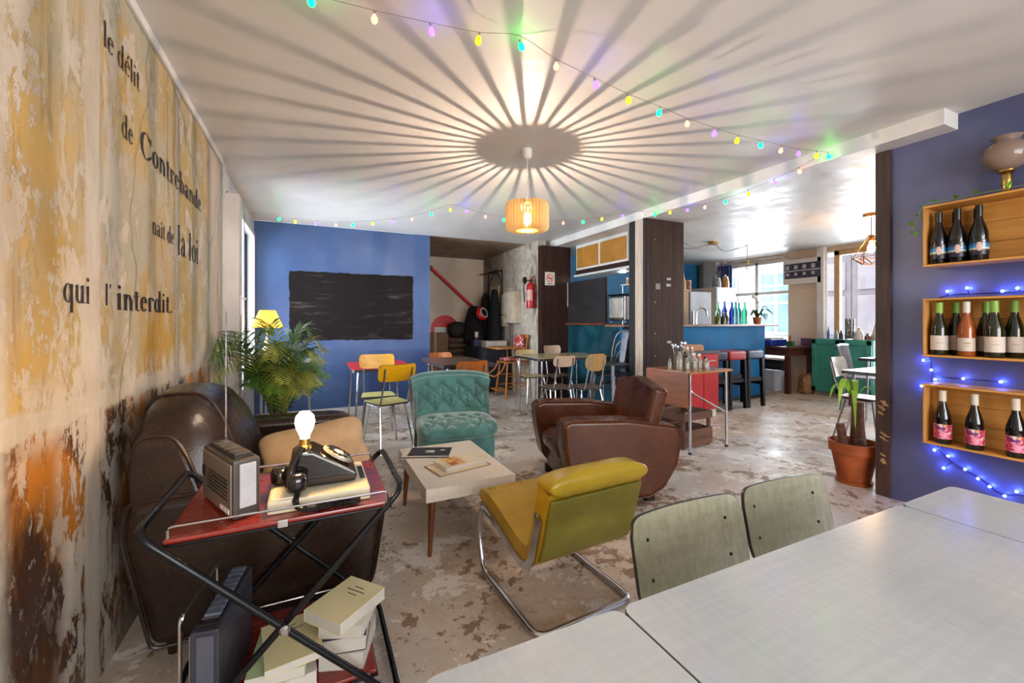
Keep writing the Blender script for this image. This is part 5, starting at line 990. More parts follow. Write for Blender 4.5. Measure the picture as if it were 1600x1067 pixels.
for k in range(5):
    j = thing('spice_jar', 'amber spice jar, ' + ['nearest the pillar', 'second from the pillar', 'in the middle', 'fourth from the pillar', 'nearest the hanging cupboard'][k] + ' on the bar shelf', 'jar', (3.80, 4.08 + k * 0.08, 1.6815), 0, 'spice jars on the bar shelf'); MB().lathe([(0, 0), (0.026, 0), (0.026, 0.07), (0, 0.07)], 12).build('glass_body', jarm, j); MB().lathe([(0, 0.07), (0.027, 0.07), (0.027, 0.09), (0, 0.09)], 12).build('lid', jlid, j)
# bottles, tap and orchid on the bar front
def bar_bottle(label, x, y, c, H, r, nm):
    o = thing('glass_bottle', label, 'bottle', (x, y, 1.1455), 0, 'coloured bottles on the bar'); MB().lathe([(0, 0), (r, 0), (r, H * .55), (r * .85, H * .63), (r * .4, H * .78), (r * .33, H * .95), (r * .4, H * .96), (r * .4, H), (0, H)], 18).build('glass_body', mat(nm, c, 0.06, var=0, trans=0.6, coat=0.4), o); MB().lathe([(0, H), (r * .36, H), (r * .36, H + 0.012), (0, H + 0.012)], 12).build('stopper', whiteplastic, o)
for lb_, x, y, c, H, r, nm in (('short olive oil bottle at the start of the bar bottle row', 5.60, 4.46, '7a8a1c', 0.18, 0.04, 'olive_glass'), ('short dark green bottle second in the bar row', 5.695, 4.44, '3f4d12', 0.17, 0.038, 'dark_olive_glass'), ('tall pale green bottle behind the short olive bottles', 5.705, 4.54, '6fb387', 0.34, 0.045, 'mint_glass'), ('small brown bottle before the cobalt bottles', 5.785, 4.45, '6b4a22', 0.17, 0.034, 'brown_glass'), ('cobalt blue bottle standing in front on the bar', 5.885, 4.43, '1430a0', 0.34, 0.042, 'cobalt_glass'), ('cobalt blue bottle standing behind on the bar', 5.86, 4.54, '1c3aa8', 0.35, 0.042, 'cobalt_glass2'), ('emerald bottle beside the cobalt pair', 5.995, 4.45, '0f7f68', 0.34, 0.042, 'emerald_glass'), ('blue green bottle between the emerald ones', 6.09, 4.46, '0f6f80', 0.33, 0.042, 'petrol_glass'), ('bright green bottle ending the bar bottle row', 6.195, 4.44, '1f9a60', 0.34, 0.042, 'green_glass')): bar_bottle(lb_, x, y, c, H, r, nm)
tpx = thing('sink_tap', 'arched chrome swan neck tap behind the bar', 'tap', (5.42, 4.70, 0.8905)); MB().tube(bez([(0, 0, 0), (0, 0, 0.36), (0.03, 0, 0.47), (0.12, 0, 0.51), (0.21, 0, 0.47), (0.24, 0, 0.38)], 6), 0.011, 8).build('spout', chrome, tpx); MB().lathe([(0, 0), (0.03, 0), (0.025, 0.04), (0, 0.05)], 12).build('base', chrome, tpx)
orc = thing('orchid', 'white orchid in a terracotta pot at the bar end', 'plant', (6.44, 4.40, 1.1455)); MB().lathe([(0, 0), (0.05, 0), (0.065, 0.11), (0.06, 0.11), (0.055, 0.09), (0, 0.09)], 18).build('pot', mat('copper_pot', 'a8653a', 0.4), orc)
for az, ln, up in ((-20, 0.30, 0.16), (20, 0.32, 0.10), (-60, 0.24, 0.2), (60, .2, .15), (170, .15, .12)):
    d = Vector((math.cos(R(az)), math.sin(R(az)), 0)); pts = bez([(0, 0, 0.09), d * ln * .4 + Vector((0, 0, 0.09 + up)), d * ln + Vector((0, 0, 0.09 + up * .3))], 6); sd = Vector((-d.y, d.x, 0)); vs = []; fs = []
    for i, p in enumerate(pts): w = 0.03 * math.sin(math.pi * min(1, .1 + .9 * i / (len(pts) - 1))) + .001; vs += [p + sd * w, p - Vector((0, 0, w * .4)), p - sd * w]
    for i in range(len(pts) - 1): fs += [(3 * i, 3 * i + 1, 3 * i + 4, 3 * i + 3), (3 * i + 1, 3 * i + 2, 3 * i + 5, 3 * i + 4)]
    MB().add(vs, fs).build('leaf', greens[2], orc, 80)
stp = bez([(0, 0, 0.09), (0.02, 0, 0.30), (-0.02, 0.0, 0.42), (-0.10, 0, 0.44)], 6); MB().tube(stp, 0.003, 5).build('stem', greens[0], orc)
for k in (8, 11, 14, 17): MB().pad(stp[k], (0.06, 0.05, 0.05), 0.8, 0.9, 10, 6).build('flower', mat('orchid_white', 'd8d2cc', 0.6), orc)
gl = thing('wine_glass', 'clear wine glass beside the orchid on the bar', 'glass', (6.56, 4.34, 1.1455)); MB().lathe([(0, 0), (0.03, 0), (0.004, 0.008), (0.004, 0.07), (0.03, 0.10), (0.034, 0.15), (0.03, 0.17), (0.028, 0.17), (0.031, 0.15), (0.0, 0.075)], 18).build('glass_body', thin_glass('clear_glass', 'e8f0f2', 'c0c8cc', 0.12), gl)
# stools
gst = 'padded bar stools at the teal counter'; navy = leather('navy_vinyl', '14182e', '222742', 0.3); redv = leather('red_vinyl', '8e2420', 'a8322a', 0.3); dleg = wood('black_brown_leg', '0c0909', '1a1416', 'Z', 0.45, 1.0, 0.0, 0.05, 0.2)
def stool(label, x, seatm):
    o = thing('bar_stool', label, 'stool', (x, 3.985, 0), 0, gst)
    MB().rbox(-0.17, 0.17, -0.17, 0.17, 0.66, 0.785, 0.03, 3).build('seat', seatm, o)
    for sx in (-1, 1):
        for sy in (-1, 1): MB().prism([(-0.022, -0.022), (0.022, -0.022), (0.022, 0.022), (-0.022, 0.022)], 'Z', 0, 0.67).xf(Matrix(((1, 0, -sx * 0.02, sx * 0.158), (0, 1, -sy * 0.02, sy * 0.158), (0, 0, 1, 0), (0, 0, 0, 1)))).build('leg', dleg, o)
    for s_ in (-1, 1): MB().box(-0.15, 0.15, s_ * 0.15 - 0.012, s_ * 0.15 + 0.012, 0.36, 0.41).build('stretcher', dleg, o); MB().box(s_ * 0.15 - 0.012, s_ * 0.15 + 0.012, -0.15, 0.15, 0.30, 0.35).build('stretcher', dleg, o)
stool('navy padded bar stool half hidden by the red cabinet', 4.83, navy); stool('red padded bar stool between the two navy ones', 5.20, redv); stool('navy padded bar stool at the open end of the bar', 5.57, navy)
# red cabinet
rc = thing('red_cabinet', 'red kitchen base cabinet with grey worktop beside the bar stools', 'cabinet', (4.33, 3.91, 0)); rcm = mat('coral_red_paint', 'b0262c', 0.35, var=0.06)
MB().rbox(-0.27, 0.27, -0.25, 0.25, 0.09, 0.79, 0.004).build('body', rcm, rc); MB().rbox(-0.29, 0.29, -0.27, 0.27, 0.79, 0.82, 0.004).build('worktop', mat('slate_top', '4a4e58', 0.35), rc); MB().box(-0.26, 0.26, -0.23, 0.25, 0, 0.09).build('plinth', white_paint, rc)
dw = MB().rbox(-0.26, 0.26, -0.268, -0.25, 0.62, 0.78, 0.004).build('drawer', rcm, rc); MB().tube([(0.06, -0.285, 0.70), (0.18, -0.285, 0.70)], 0.006, 6).box(.06, .07, -.285, -.268, .696, .704).box(.17, .18, -.285, -.268, .696, .704).build('handle', chrome, dw)
for x0, x1 in ((-0.26, -0.005), (0.005, 0.26)): MB().rbox(x0, x1, -0.268, -0.25, 0.10, 0.61, 0.004).build('door', rcm, rc)
pb = thing('cutting_board', 'flat tan board stacked on the red cabinet', 'board', (4.20, 3.90, 0.8205)); MB().rbox(-0.2, 0.2, -0.2, 0.2, 0, 0.06, 0.004).build('board', mat('tan_board', 'a9744f', 0.6), pb); MB().rbox(-0.19, 0.19, -0.19, 0.19, 0.06, 0.075, 0.004).build('lid', mat('tan_board_light', 'b9855f', 0.6), pb)
# small drop leaf side table with condiments
st = thing('drop_leaf_table', 'small orange wood drop leaf table against the dark pillar', 'table', (3.27, 2.92, 0), 3); obr = wood('orange_table_wood', '8c5426', 'ae7038', 'X', 0.25, 0.8, 0.3)
MB().rbox(-0.30, 0.30, -0.25, 0.25, 0.715, 0.735, 0.004).build('table_top', obr, st); MB().rbox(-0.322, -0.304, -0.24, 0.24, 0.42, 0.73, 0.004).build('drop_leaf', wood('orange_leaf_wood', '6a3312', '8f4d1c', 'Y', 0.35), st)
for x in (-0.25, 0.25):
    for y in (-0.21, 0.21): MB().tube([(x * 1.02, y * 1.02, 0), (x, y, 0.715)], 0.0125, 10).build('leg', chrome, st); MB().lathe([(0.015, 0), (0.015, 0.02)], 8, (x * 1.02, y * 1.02, 0)).build('leg_cap', blackplastic, st)
for sx in (-1, 1): MB().tube(fillet([(sx * 0.06, 0.06, 0.71), (sx * 0.06, 0.06, 0.50), (sx * 0.245, -0.205, 0.33)], 0.08, 5), 0.009, 8).build('gate_bar', chrome, st)
bc = thing('bottle_crate', 'old brown wooden bottle crate under the drop leaf table', 'crate', (3.26, 2.98, 0), 5); cw = wood('crate_old', '3f2618', '68432c', 'X', 0.75, 1.0, 0.0, 0.5)
for y in (-0.16, 0.16):
    MB().rbox(-0.21, 0.21, y - 0.008, y + 0.008, 0.02, 0.17, 0.003).build('board', cw, bc); MB().rbox(-0.21, 0.21, y - 0.008, y + 0.008, 0.26, 0.33, 0.003).build('board', cw, bc)
for x in (-0.2, 0.2):
    MB().rbox(x - 0.008, x + 0.008, -0.15, 0.15, 0.02, 0.17, 0.003).build('board', cw, bc); MB().rbox(x - 0.008, x + 0.008, -0.15, 0.15, 0.26, 0.33, 0.003).build('board', cw, bc)
    for y in (-0.14, 0.14): MB().rbox(x * .93 - 0.018, x * .93 + 0.018, y - 0.012, y + 0.012, 0.0, 0.33, 0.003).build('corner_post', cw, bc)
MB().box(-0.2, 0.2, -0.15, 0.15, 0.02, 0.035).build('bottom_board', cw, bc)
for x in (-0.07, 0.06): MB().box(x - .004, x + .004, -.15, .15, .035, .15).build('divider', cw, bc)
# condiments
gcond = 'condiments on the drop leaf table'; clear = thin_glass('condiment_glass', 'dfe3de', 'b5aa98', 0.35); oilm = mat('oil_amber', '8a6a32', 0.1, var=0, trans=0.3); saltm = mat('salt_white', 'b7afa6', 0.5); zc = 0.7355
def condiment(label, x, y, H, r, kind, cat='jar'):
    o = thing('condiment_jar' if kind != 'mug' else 'cutlery_mug', label, cat, (x, y, zc), 0, gcond)
    if kind == 'mug':
        MB().lathe([(0, 0), (r, 0), (r * 1.05, H), (r * .95, H), (r * .9, 0.01), (0, 0.01)], 18).build('mug', mat('woven_mug', '5a4a3a', 0.6), o)
        for k in range(9):
            a = 2.4 * k; MB().tube([(r * .4 * math.cos(a), r * .4 * math.sin(a), 0.02), (r * 1.1 * math.cos(a), r * 1.1 * math.sin(a), H + 0.05 + .02 * (k % 3))], 0.003, 5).pad((r * 1.2 * math.cos(a), r * 1.2 * math.sin(a), H + 0.065 + .02 * (k % 3)), (0.02, 0.02, 0.04), 0.9, 0.9, 8, 6).build('cutlery', chrome, o)
        return o
    MB().lathe([(0, 0), (r, 0), (r, H * .6), (r * .9, H * .68), (r * .5, H * .82), (r * .45, H), (0, H)], 16).build('glass_body', clear, o); MB().lathe([(0, 0.003), (r * .9, 0.003), (r * .9, H * .5), (0, H * .5)], 14).build('contents', oilm if kind == 'oil' else saltm, o); MB().lathe([(0, H), (r * .5, H), (r * .5, H + 0.02), (0, H + 0.022)], 12).build('cap', jlid if kind == 'oil' else blackplastic, o)
condiment('cutlery standing in a dark woven mug among the condiments', 3.22, 3.00, 0.13, 0.05, 'mug', 'mug')
for k, (lb_, x, y, H, r, kd) in enumerate((('slim glass shaker at the pillar end of the condiments', 3.05, 2.95, 0.10, 0.018, 'salt'), ('tall clear bottle second in the condiment row', 3.10, 2.88, 0.17, 0.03, 'salt'), ('short salt jar in front of the cutlery mug', 3.17, 2.86, 0.11, 0.03, 'salt'), ('amber oil jar in the middle of the condiment row', 3.26, 2.86, 0.13, 0.034, 'oil'), ('tall oil bottle behind the amber jar', 3.30, 2.97, 0.18, 0.028, 'oil'), ('dark pepper mill shaped jar behind the sugar jar', 3.37, 2.98, 0.18, 0.032, 'oil'), ('amber sugar jar near the open table end', 3.345, 2.87, 0.12, 0.03, 'oil'), ('squat pale tea light glass ending the condiment row', 3.43, 2.87, 0.09, 0.034, 'salt'))): condiment(lb_, x, y, H, r, kd)
# ================================================================ kitchen behind the bar
frm = mat('fridge_white', 'bfc3cc', 0.3, var=0.03); frs = mat('fridge_side', 'b9ab98', 0.4, var=0.03)
def fridge(label, x0, x1, y, h, d=0.6):
    o = thing('refrigerator', label, 'fridge', ((x0 + x1) / 2, y + d / 2, 0)); w = (x1 - x0) / 2
    MB().rbox(-w, w, -d / 2 + 0.04, d / 2, 0.02, h, 0.01).build('body', frs, o); dd = MB().rbox(-w, w, -d / 2, -d / 2 + 0.038, 0.62, h - 0.005, 0.012).build('door', frm, o); MB().rbox(-w, w, -d / 2, -d / 2 + 0.038, 0.06, 0.60, 0.012).build('door', frm, o); MB().rbox(-w + 0.03, -w + 0.05, -d / 2 - 0.03, -d / 2, h * .55, h * .8, 0.004).build('handle', chrome, dd); MB().box(-w * .1, w * .12, -d / 2 - 0.003, -d / 2, h - 0.32, h - 0.16).build('note', whm, dd); return o
fridge('shorter white fridge beside the blue kitchen wall', 5.97, 6.49, 5.30, 1.72); fridge('taller white fridge next to the street window curtain', 6.82, 7.35, 5.45, 1.84)
frs2 = thing('tall_shelf_unit', 'tan wooden shelf end standing beside the shorter fridge', 'shelf', (5.85, 5.62, 0)); MB().rbox(-0.10, 0.10, -0.3, 0.3, 0, 1.72, 0.005).build('side_board', wood('shelf_tan', '9a7c5a', 'b5966f', 'Z', 0.5), frs2); MB().rbox(-0.11, 0.11, -0.31, 0.31, 1.72, 1.75, 0.004).build('top_board', wood('shelf_tan', '9a7c5a', 'b5966f', 'Z', 0.5), frs2)
wv = thing('wooden_tower', 'slim pointed wooden bottle ornament on the shelf unit', 'ornament', (5.895, 5.42, 1.7505)); MB().lathe([(0, 0), (0.07, 0), (0.065, 0.12), (0.03, 0.28), (0.022, 0.42), (0.028, 0.45), (0, 0.46)], 16).build('body', wood('pale_driftwood', '9c7c58', 'c2a074', 'Z', 0.6), wv); MB().lathe([(0, 0.45), (0.018, 0.45), (0.012, 0.49), (0, 0.49)], 12).build('tip', tanw, wv)
tn = thing('copper_tin', 'copper brown tin on the shorter fridge', 'tin', (6.12, 5.5, 1.7205)); MB().lathe([(0, 0), (0.06, 0), (0.06, 0.19), (0, 0.19)], 18).build('body', mat('copper_tin', '8a4a22', 0.4, var=0.4, vs=20), tn); MB().lathe([(0, 0.19), (0.062, 0.19), (0.062, 0.21), (0, 0.21)], 18).build('lid', mat('cream_lid', 'b8a890', 0.4), tn)
for k, (lb_, x, y, H, r, c) in enumerate((('tall vase of dried stems on the taller fridge', 6.98, 5.55, 0.16, 0.05, '9a9a9c'), ('round glass jar between vase and cookie jar', 7.09, 5.68, 0.22, 0.07, '8f9aa0'), ('cookie jar with amber contents on the taller fridge', 7.24, 5.6, 0.20, 0.07, 'a5713a'))):
    o = thing('storage_jar', lb_, 'jar', (x, y, 1.8405), 0, 'jars on the taller fridge'); MB().lathe([(0, 0), (r, 0), (r * 1.05, H * .5), (r * .8, H * .85), (r * .7, H), (0, H)], 18).build('glass_body', mat('jar_' + c, c, 0.2, var=0.2, vs=20), o); MB().lathe([(0, H), (r * .75, H), (r * .7, H + 0.02), (r * .2, H + .03), (r * .2, H + .06), (0, H + .06)], 14).build('lid', jlid, o)
    if k == 0:
        for a in range(5): MB().tube([(0, 0, H), (0.05 * math.cos(a * 1.3), 0.05 * math.sin(a * 1.3), H + 0.16)], 0.006, 5).build('stem', wk, o)
cu = thing('curtain', 'slate blue curtain beside the large street window', 'curtain', (7.60, 5.90, 0.75)); cum = mat('slate_curtain', '3a4672', 0.8)
def curt(u, v): return (0.035 * math.sin(u * 34), (u - .5) * 0.34, 1.58 * v)
m = MB().grid(curt, 60, 2); m.grid(lambda u, v: (0.035 * math.sin(u * 34) + 0.004, (u - .5) * 0.34, 1.58 * v), 60, 2); m.build('cloth', cum, cu, 60)
cro = MB().tube([(7.60, 4.72, 2.355), (7.60, 6.20, 2.355)], 0.013, 8).build('curtain_rod', chrome); tag(cro, 'steel curtain rod over the street window', 'rod'); MB().ball((7.60, 6.21, 2.355), 0.025, 10, 8).build('finial', chrome, cro); MB().tube([(7.60, 4.74, 2.355), (7.80, 4.74, 2.355)], 0.008, 6).tube([(7.60, 6.15, 2.355), (7.80, 6.15, 2.355)], 0.008, 6).build('bracket', chrome, cro)
po = thing('hanging_picture', 'tilted black and white photograph of a building hung on the beige pier', 'picture', (7.62, 4.40, 1.84))
MB().rbox(0.0, 0.03, -0.30, 0.32, 0, 0.43, 0.003).build('panel', whm, po); MB().box(-0.003, 0.0, -0.29, 0.29, 0.10, 0.36).build('print', mat('photo_dark', '3c3648', 0.4, var=0.4, vs=8), po)
for k in range(4): MB().box(-0.005, -0.003, 0.24 - k * 0.14 - 0.03, 0.24 - k * 0.14 + 0.03, 0.26, 0.33).box(-0.005, -0.003, 0.24 - k * 0.14 - 0.025, 0.24 - k * 0.14 + 0.025, 0.15, 0.20).build('photo_window', mat('photo_pale', 'a9a3a8', 0.4), po)
MB().box(-0.005, -0.003, -0.29, 0.29, 0.225, 0.24).build('photo_band', mat('photo_white', 'c6c0c0', 0.4), po)
# desk, printer, boxes
dk = thing('wooden_desk', 'dark red brown wooden desk below the street window', 'desk', (7.33, 4.66, 0)); dkm = wood('mahogany', '3f1c14', '5d2d20', 'Y', 0.35)
MB().rbox(-0.36, 0.36, -0.44, 0.50, 0.735, 0.77, 0.005).build('desk_top', dkm, dk); MB().rbox(-0.32, 0.32, -0.40, 0.46, 0.62, 0.735, 0.004).build('apron', dkm, dk)
for x in (-0.30, 0.30):
    for y in (-0.38, 0.44): MB().rbox(x - 0.035, x + 0.035, y - 0.035, y + 0.035, 0, 0.62, 0.004).build('leg', dkm, dk)
dr_ = MB().rbox(-0.335, -0.32, -0.30, 0.30, 0.64, 0.72, 0.003).build('drawer', dkm, dk); MB().ball((-0.345, 0.0, 0.68), 0.014, 8, 6).build('knob', brass, dr_)
MB().prism([(0.36, -0.44), (0.36, -0.2), (0.30, -0.44)], 'Z', 0.77, 0.9).build('corner_guard', dkm, dk)
pn = thing('blue_case', 'royal blue case with papers lying on the desk', 'case', (7.26, 4.86, 0.7705)); MB().rbox(-0.22, 0.22, -0.30, 0.30, 0, 0.11, 0.02, 3).build('case', mat('royal_blue', '14349a', 0.35), pn); MB().rbox(-0.15, 0.2, -0.25, 0.22, 0.11, 0.135, 0.003).build('papers', page, pn)
gb = thing('green_box_plant', 'small green box with a wooden stick on the desk', 'box', (7.20, 4.34, 0.7705)); MB().rbox(-0.04, 0.04, -0.05, 0.05, 0, 0.09, 0.003).build('box', mat('dark_green_box', '2d5a2a', 0.5), gb); MB().rbox(-0.012, 0.012, -0.02, 0.02, 0.09, 0.18, 0.003).build('stick', mat('orange_stick', 'b0703a', 0.6), gb)
wbx = thing('white_storage_box', 'white storage box under the wooden desk', 'box', (7.30, 4.78, 0)); MB().rbox(-0.22, 0.2, -0.24, 0.24, 0.0, 0.34, 0.006).build('box', frm, wbx); MB().rbox(-0.225, 0.205, -0.245, 0.245, 0.30, 0.345, 0.005).build('lid', frm, wbx); MB().lathe([(0.02, 0), (0.02, 0.005)], 12).xf(Tm((-0.222, 0.0, 0.24), 0, -90)).build('grip', steel, wbx)
tag(MB().tube([(7.22, 4.45, 0.44), (7.22, 4.85, 0.44)], 0.09, 14).build('rolled_mat', mat('black_roll', '1a1a22', 0.6)), 'black rolled mat on the white storage box', 'mat')
pbg = thing('paper_bag', 'crumpled brown paper bag between the desk and green cabinet', 'bag', (7.42, 4.18, 0)); MB().pad((0, 0, 0.16), (0.4, 0.15, 0.32), 0.4, 0.4, 30, 16, lambda v: v + Vector((0.03 * noise.noise(v * 14), 0.02 * noise.noise(v * 17 + Vector((3, 3, 3))), 0))).build('bag', mat('brown_paper', '8a5f3c', 0.7, var=0.3, vs=14), pbg, 20)
# green cabinet and things on it
gc = thing('green_cabinet', 'teal green two door cabinet under the street door glass', 'cabinet', (7.58, 3.70, 0)); gcm = mat('sea_green_paint', '3a8876', 0.4, var=0.06)
MB().rbox(-0.19, 0.19, -0.42, 0.40, 0.06, 0.91, 0.004).build('body', gcm, gc); MB().box(-0.17, 0.19, -0.41, 0.39, 0, 0.06).build('plinth', mat('pale_plinth', 'a39884', 0.5), gc)
for k, (y0, y1) in enumerate(((-0.415, -0.016), (-0.004, 0.395))):
    d_ = MB().rbox(-0.21, -0.19, y0, y1, 0.07, 0.90, 0.003).build('door', gcm, gc)
    fr_ = MB().rbox(-0.228, -0.21, y0, y0 + 0.06, 0.07, 0.90, 0.003).rbox(-0.228, -0.21, y1 - 0.06, y1, 0.07, 0.90, 0.003).rbox(-0.228, -0.21, y0, y1, 0.07, 0.14, 0.003).rbox(-0.228, -0.21, y0, y1, 0.83, 0.90, 0.003).build('door_frame', gcm, d_)
    yh = y1 - 0.03 if k == 0 else y0 + 0.03; MB().tube(fillet([(-0.228, yh, 0.74), (-0.25, yh, 0.74), (-0.25, yh, 0.84), (-0.228, yh, 0.84)], 0.01, 3), 0.005, 6).build('handle', blackmetal, d_)
gcab = 'ornaments on the green cabinet'
def orn(label, y, H, r, c, cap=None, x=7.55, cat='jar', nm='ornament_jar'):
    o = thing(nm, label, cat, (x, y, 0.9105), 0, gcab); MB().lathe([(0, 0), (r, 0), (r * 1.02, H * .5), (r * .8, H * .75), (r * .45, H * .88), (r * .4, H), (0, H)], 16).build('body', mat('orn_' + c, c, 0.3, var=0.15), o); MB().lathe([(0, H), (r * .42, H), (r * .3, H + .02), (0, H + .025)], 10).build('stopper', mat('orn_' + (cap or c), cap or c, 0.3), o)
orn('tiny white cup beside the blue bottle on the green cabinet', 4.02, 0.05, 0.03, 'b8b4b8'); orn('small blue bottle near the paper bag end of the cabinet', 3.95, 0.17, 0.022, '5a68b0'); orn('small grey blue flask on the green cabinet', 3.84, 0.12, 0.028, '8a94a8'); orn('small dark figurine on the green cabinet', 3.77, 0.12, 0.03, '4a3f3a'); orn('white round carafe beside the jar of corks', 3.53, 0.16, 0.06, 'c9c0b8', 'b08a5a'); orn('small dark red tin near the white carafe', 3.42, 0.08, 0.04, '6a4a48'); orn('small tan pot near the cabinet end', 3.35, 0.08, 0.035, 'a08a68'); orn('tall cream jug at the cabinet end', 3.31, 0.24, 0.045, 'c2b5a2')
ck = thing('cork_jar', 'tall glass jar full of corks on the green cabinet', 'jar', (7.56, 3.655, 0.9105), 0, gcab); MB().lathe([(0, 0), (0.062, 0), (0.062, 0.32), (0.058, 0.32), (0.058, 0.006), (0, 0.006)], 20).build('glass_body', thin_glass('cork_glass', 'e0e4e4', 'c0c0c0', 0.08), ck)
for k in range(60):
    a = rng.uniform(0, 6.28); q = rng.uniform(0, 0.042); z = 0.02 + 0.28 * k / 60; c0 = Vector((q * math.cos(a), q * math.sin(a), z)); d = Vector((rng.uniform(-1, 1), rng.uniform(-1, 1), rng.uniform(-.6, .6))).normalized() * 0.016
    if (c0 + d).xy.length < .055 and (c0 - d).xy.length < .055: MB().tube([c0 - d, c0 + d], 0.011, 7).build('cork', mat('cork_tan', 'b58660', 0.8, var=0.3, vs=30) if k % 2 else mat('cork_dark', '9a6a50', 0.8, var=0.3, vs=30), ck)
# tables and chair by the street door
tube_table('white_table', 'white formica table half hidden by the brown post', (4.75, 1.83, 0), 0, 0.95, 0.62, 0.75, m_formica('white_formica2', 'bdb8b2', 'cac6c0', 0.25), edge_k, 0.0, 0.03, 0.025)
tube_table('papers_table', 'dark table with papers before the street door', (6.35, 2.42, 0), 0, 0.9, 0.7, 0.75, mat('dark_table_top', '4a3228', 0.35), edge_k, 0.0, 0.03, 0.03)
for k in range(4): tag(MB().rbox(-0.14, 0.14, -0.10, 0.10, 0, 0.012, 0.002, 1).build('paper_stack', [page, kraft, whm, page][k], None, 38, (6.06 + 0.02 * k, 2.52 - 0.015 * k, 0.751 + 0.0125 * k)), ['white sheets lowest of the papers by the street door', 'brown folder among the papers by the street door', 'white folder among the papers by the street door', 'white sheets topping the papers by the street door'][k], 'papers', 'papers on the dark table')
sc_ = thing('spindle_chair', 'grey steel spindle back chair before the green cabinet', 'chair', (6.62, 3.03, 0), 10); gsm = mat('grey_steel_paint', '8c8a90', 0.35, 0.5)
MB().pad((0, 0, 0.445), (0.38, 0.38, 0.03), 0.3, 0.4, 24, 6).build('seat', gsm, sc_)
for sx in (-1, 1):
    for sy in (-1, 1): MB().tube([(sx * 0.15, sy * 0.15, 0.44), (sx * 0.21, sy * 0.21, 0)], 0.012, 8).build('leg', gsm, sc_)
    MB().tube([(-0.10, sx * 0.17, 0.18), (0.1, sx * 0.17, 0.18)], 0.008, 6).build('stretcher', gsm, sc_)
for k in range(7): MB().tube([(-0.16 + k * 0.053, 0.16, 0.45), (-0.18 + k * 0.06, 0.24, 0.85)], 0.008 if 0 < k < 6 else 0.013, 6).build('spindle', gsm, sc_)
MB().tube([(-0.21, 0.245, 0.86), (0, 0.26, 0.87), (0.21, 0.245, 0.86)], 0.016, 8).build('top_rail', gsm, sc_)
formica_chair('formica_chair', 'white formica chair beside the white table near the brown post', pk, m_formica('white_back', 'bdb6ae', 'cac4bc', 0.3), (4.95, 2.28, 0), 8, 'white chairs near the post', 0.44, 0.82, 0.34, 0.2, 0.34, 0.32)
# ================================================================ pendant lamp with radial wooden slats
def bulb_glow(name, c, s):
    n = NT(name); t = n.nd('ShaderNodeBsdfTransparent'); e = n.nd('ShaderNodeEmission'); e.inputs[0].default_value = C(c); e.inputs[1].default_value = s; a = n.nd('ShaderNodeAddShader')
    n.t.links.new(t.outputs[0], a.inputs[0]); n.t.links.new(e.outputs[0], a.inputs[1]); n.t.links.new(a.outputs[0], n.out.inputs[0]); return n.m
pdl = thing('pendant_lamp', 'pendant drum lamp of pale wooden slats hanging from the ceiling', 'lamp', (1.40, 2.70, 1.84))
wht = mat('white_cord', 'd5cfc8', 0.4, var=0)
MB().lathe([(0, 0.59), (0.036, 0.59), (0.034, 0.545), (0.028, 0.53), (0.012, 0.52), (0, 0.518)], 20).build('ceiling_cup', wht, pdl); MB().tube([(0, 0, 0.52), (0, 0, 0.165)], 0.0028, 6).build('cord', wht, pdl)
MB().lathe([(0, 0.165), (0.018, 0.165), (0.02, 0.15), (0.02, 0.125), (0, 0.122)], 14).build('socket', wht, pdl)
slm = m_shade('birch_veneer', 'f4e2b8', 'ffeec4', 0.6)
SL = 36; sp = [tuple(p[:2]) for p in fillet([(0.075, 0.0, 0), (0.158, 0.0, 0), (0.158, 0.205, 0), (0.075, 0.205, 0), (0.075, 0.185, 0), (0.118, 0.165, 0), (0.118, 0.04, 0), (0.075, 0.02, 0)], 0.03, 4, True)]
sm_ = MB().prism(sp, 'Y', -0.0030, 0.0030).mesh('slat', slm)
for k in range(SL):
    o = bpy.data.objects.new('slat', sm_); col.objects.link(o); o.parent = pdl; o.rotation_euler = (0, 0, 2 * math.pi * k / SL)
def ringp(r0, r1, z0, z1): return MB().lathe([(r0, z0), (r1, z0), (r1, z1), (r0, z1)], 40)
for z0, z1 in ((0.186, 0.204), (0.001, 0.019)):
    K = 40; vs = []
    for r_, z_ in ((0.045 if z0 < .1 else 0.018, z0), (0.084, z0), (0.084, z1), (0.045 if z0 < .1 else 0.018, z1)): vs += [(r_ * math.cos(2 * math.pi * j / K), r_ * math.sin(2 * math.pi * j / K), z_) for j in range(K)]
    MB().add(vs, [(i * K + j, i * K + (j + 1) % K, ((i + 1) % 4) * K + (j + 1) % K, ((i + 1) % 4) * K + j) for i in range(4) for j in range(K)]).build('ring', slm, pdl)
MB().lathe([(0.012, 0.123), (0.016, 0.108), (0.027, 0.085), (0.029, 0.07), (0.024, 0.05), (0.012, 0.04), (0, 0.038)], 20).build('bulb', bulb_glow('glowing_clear_bulb', 'ffdca8', 9.0), pdl)
MB().lathe([(0, 0.066), (0.0016, 0.067), (0.0016, 0.097), (0, 0.098)], 8).build('filament', emis('filament_glow', 'ffe2c8', 27000.0), pdl)

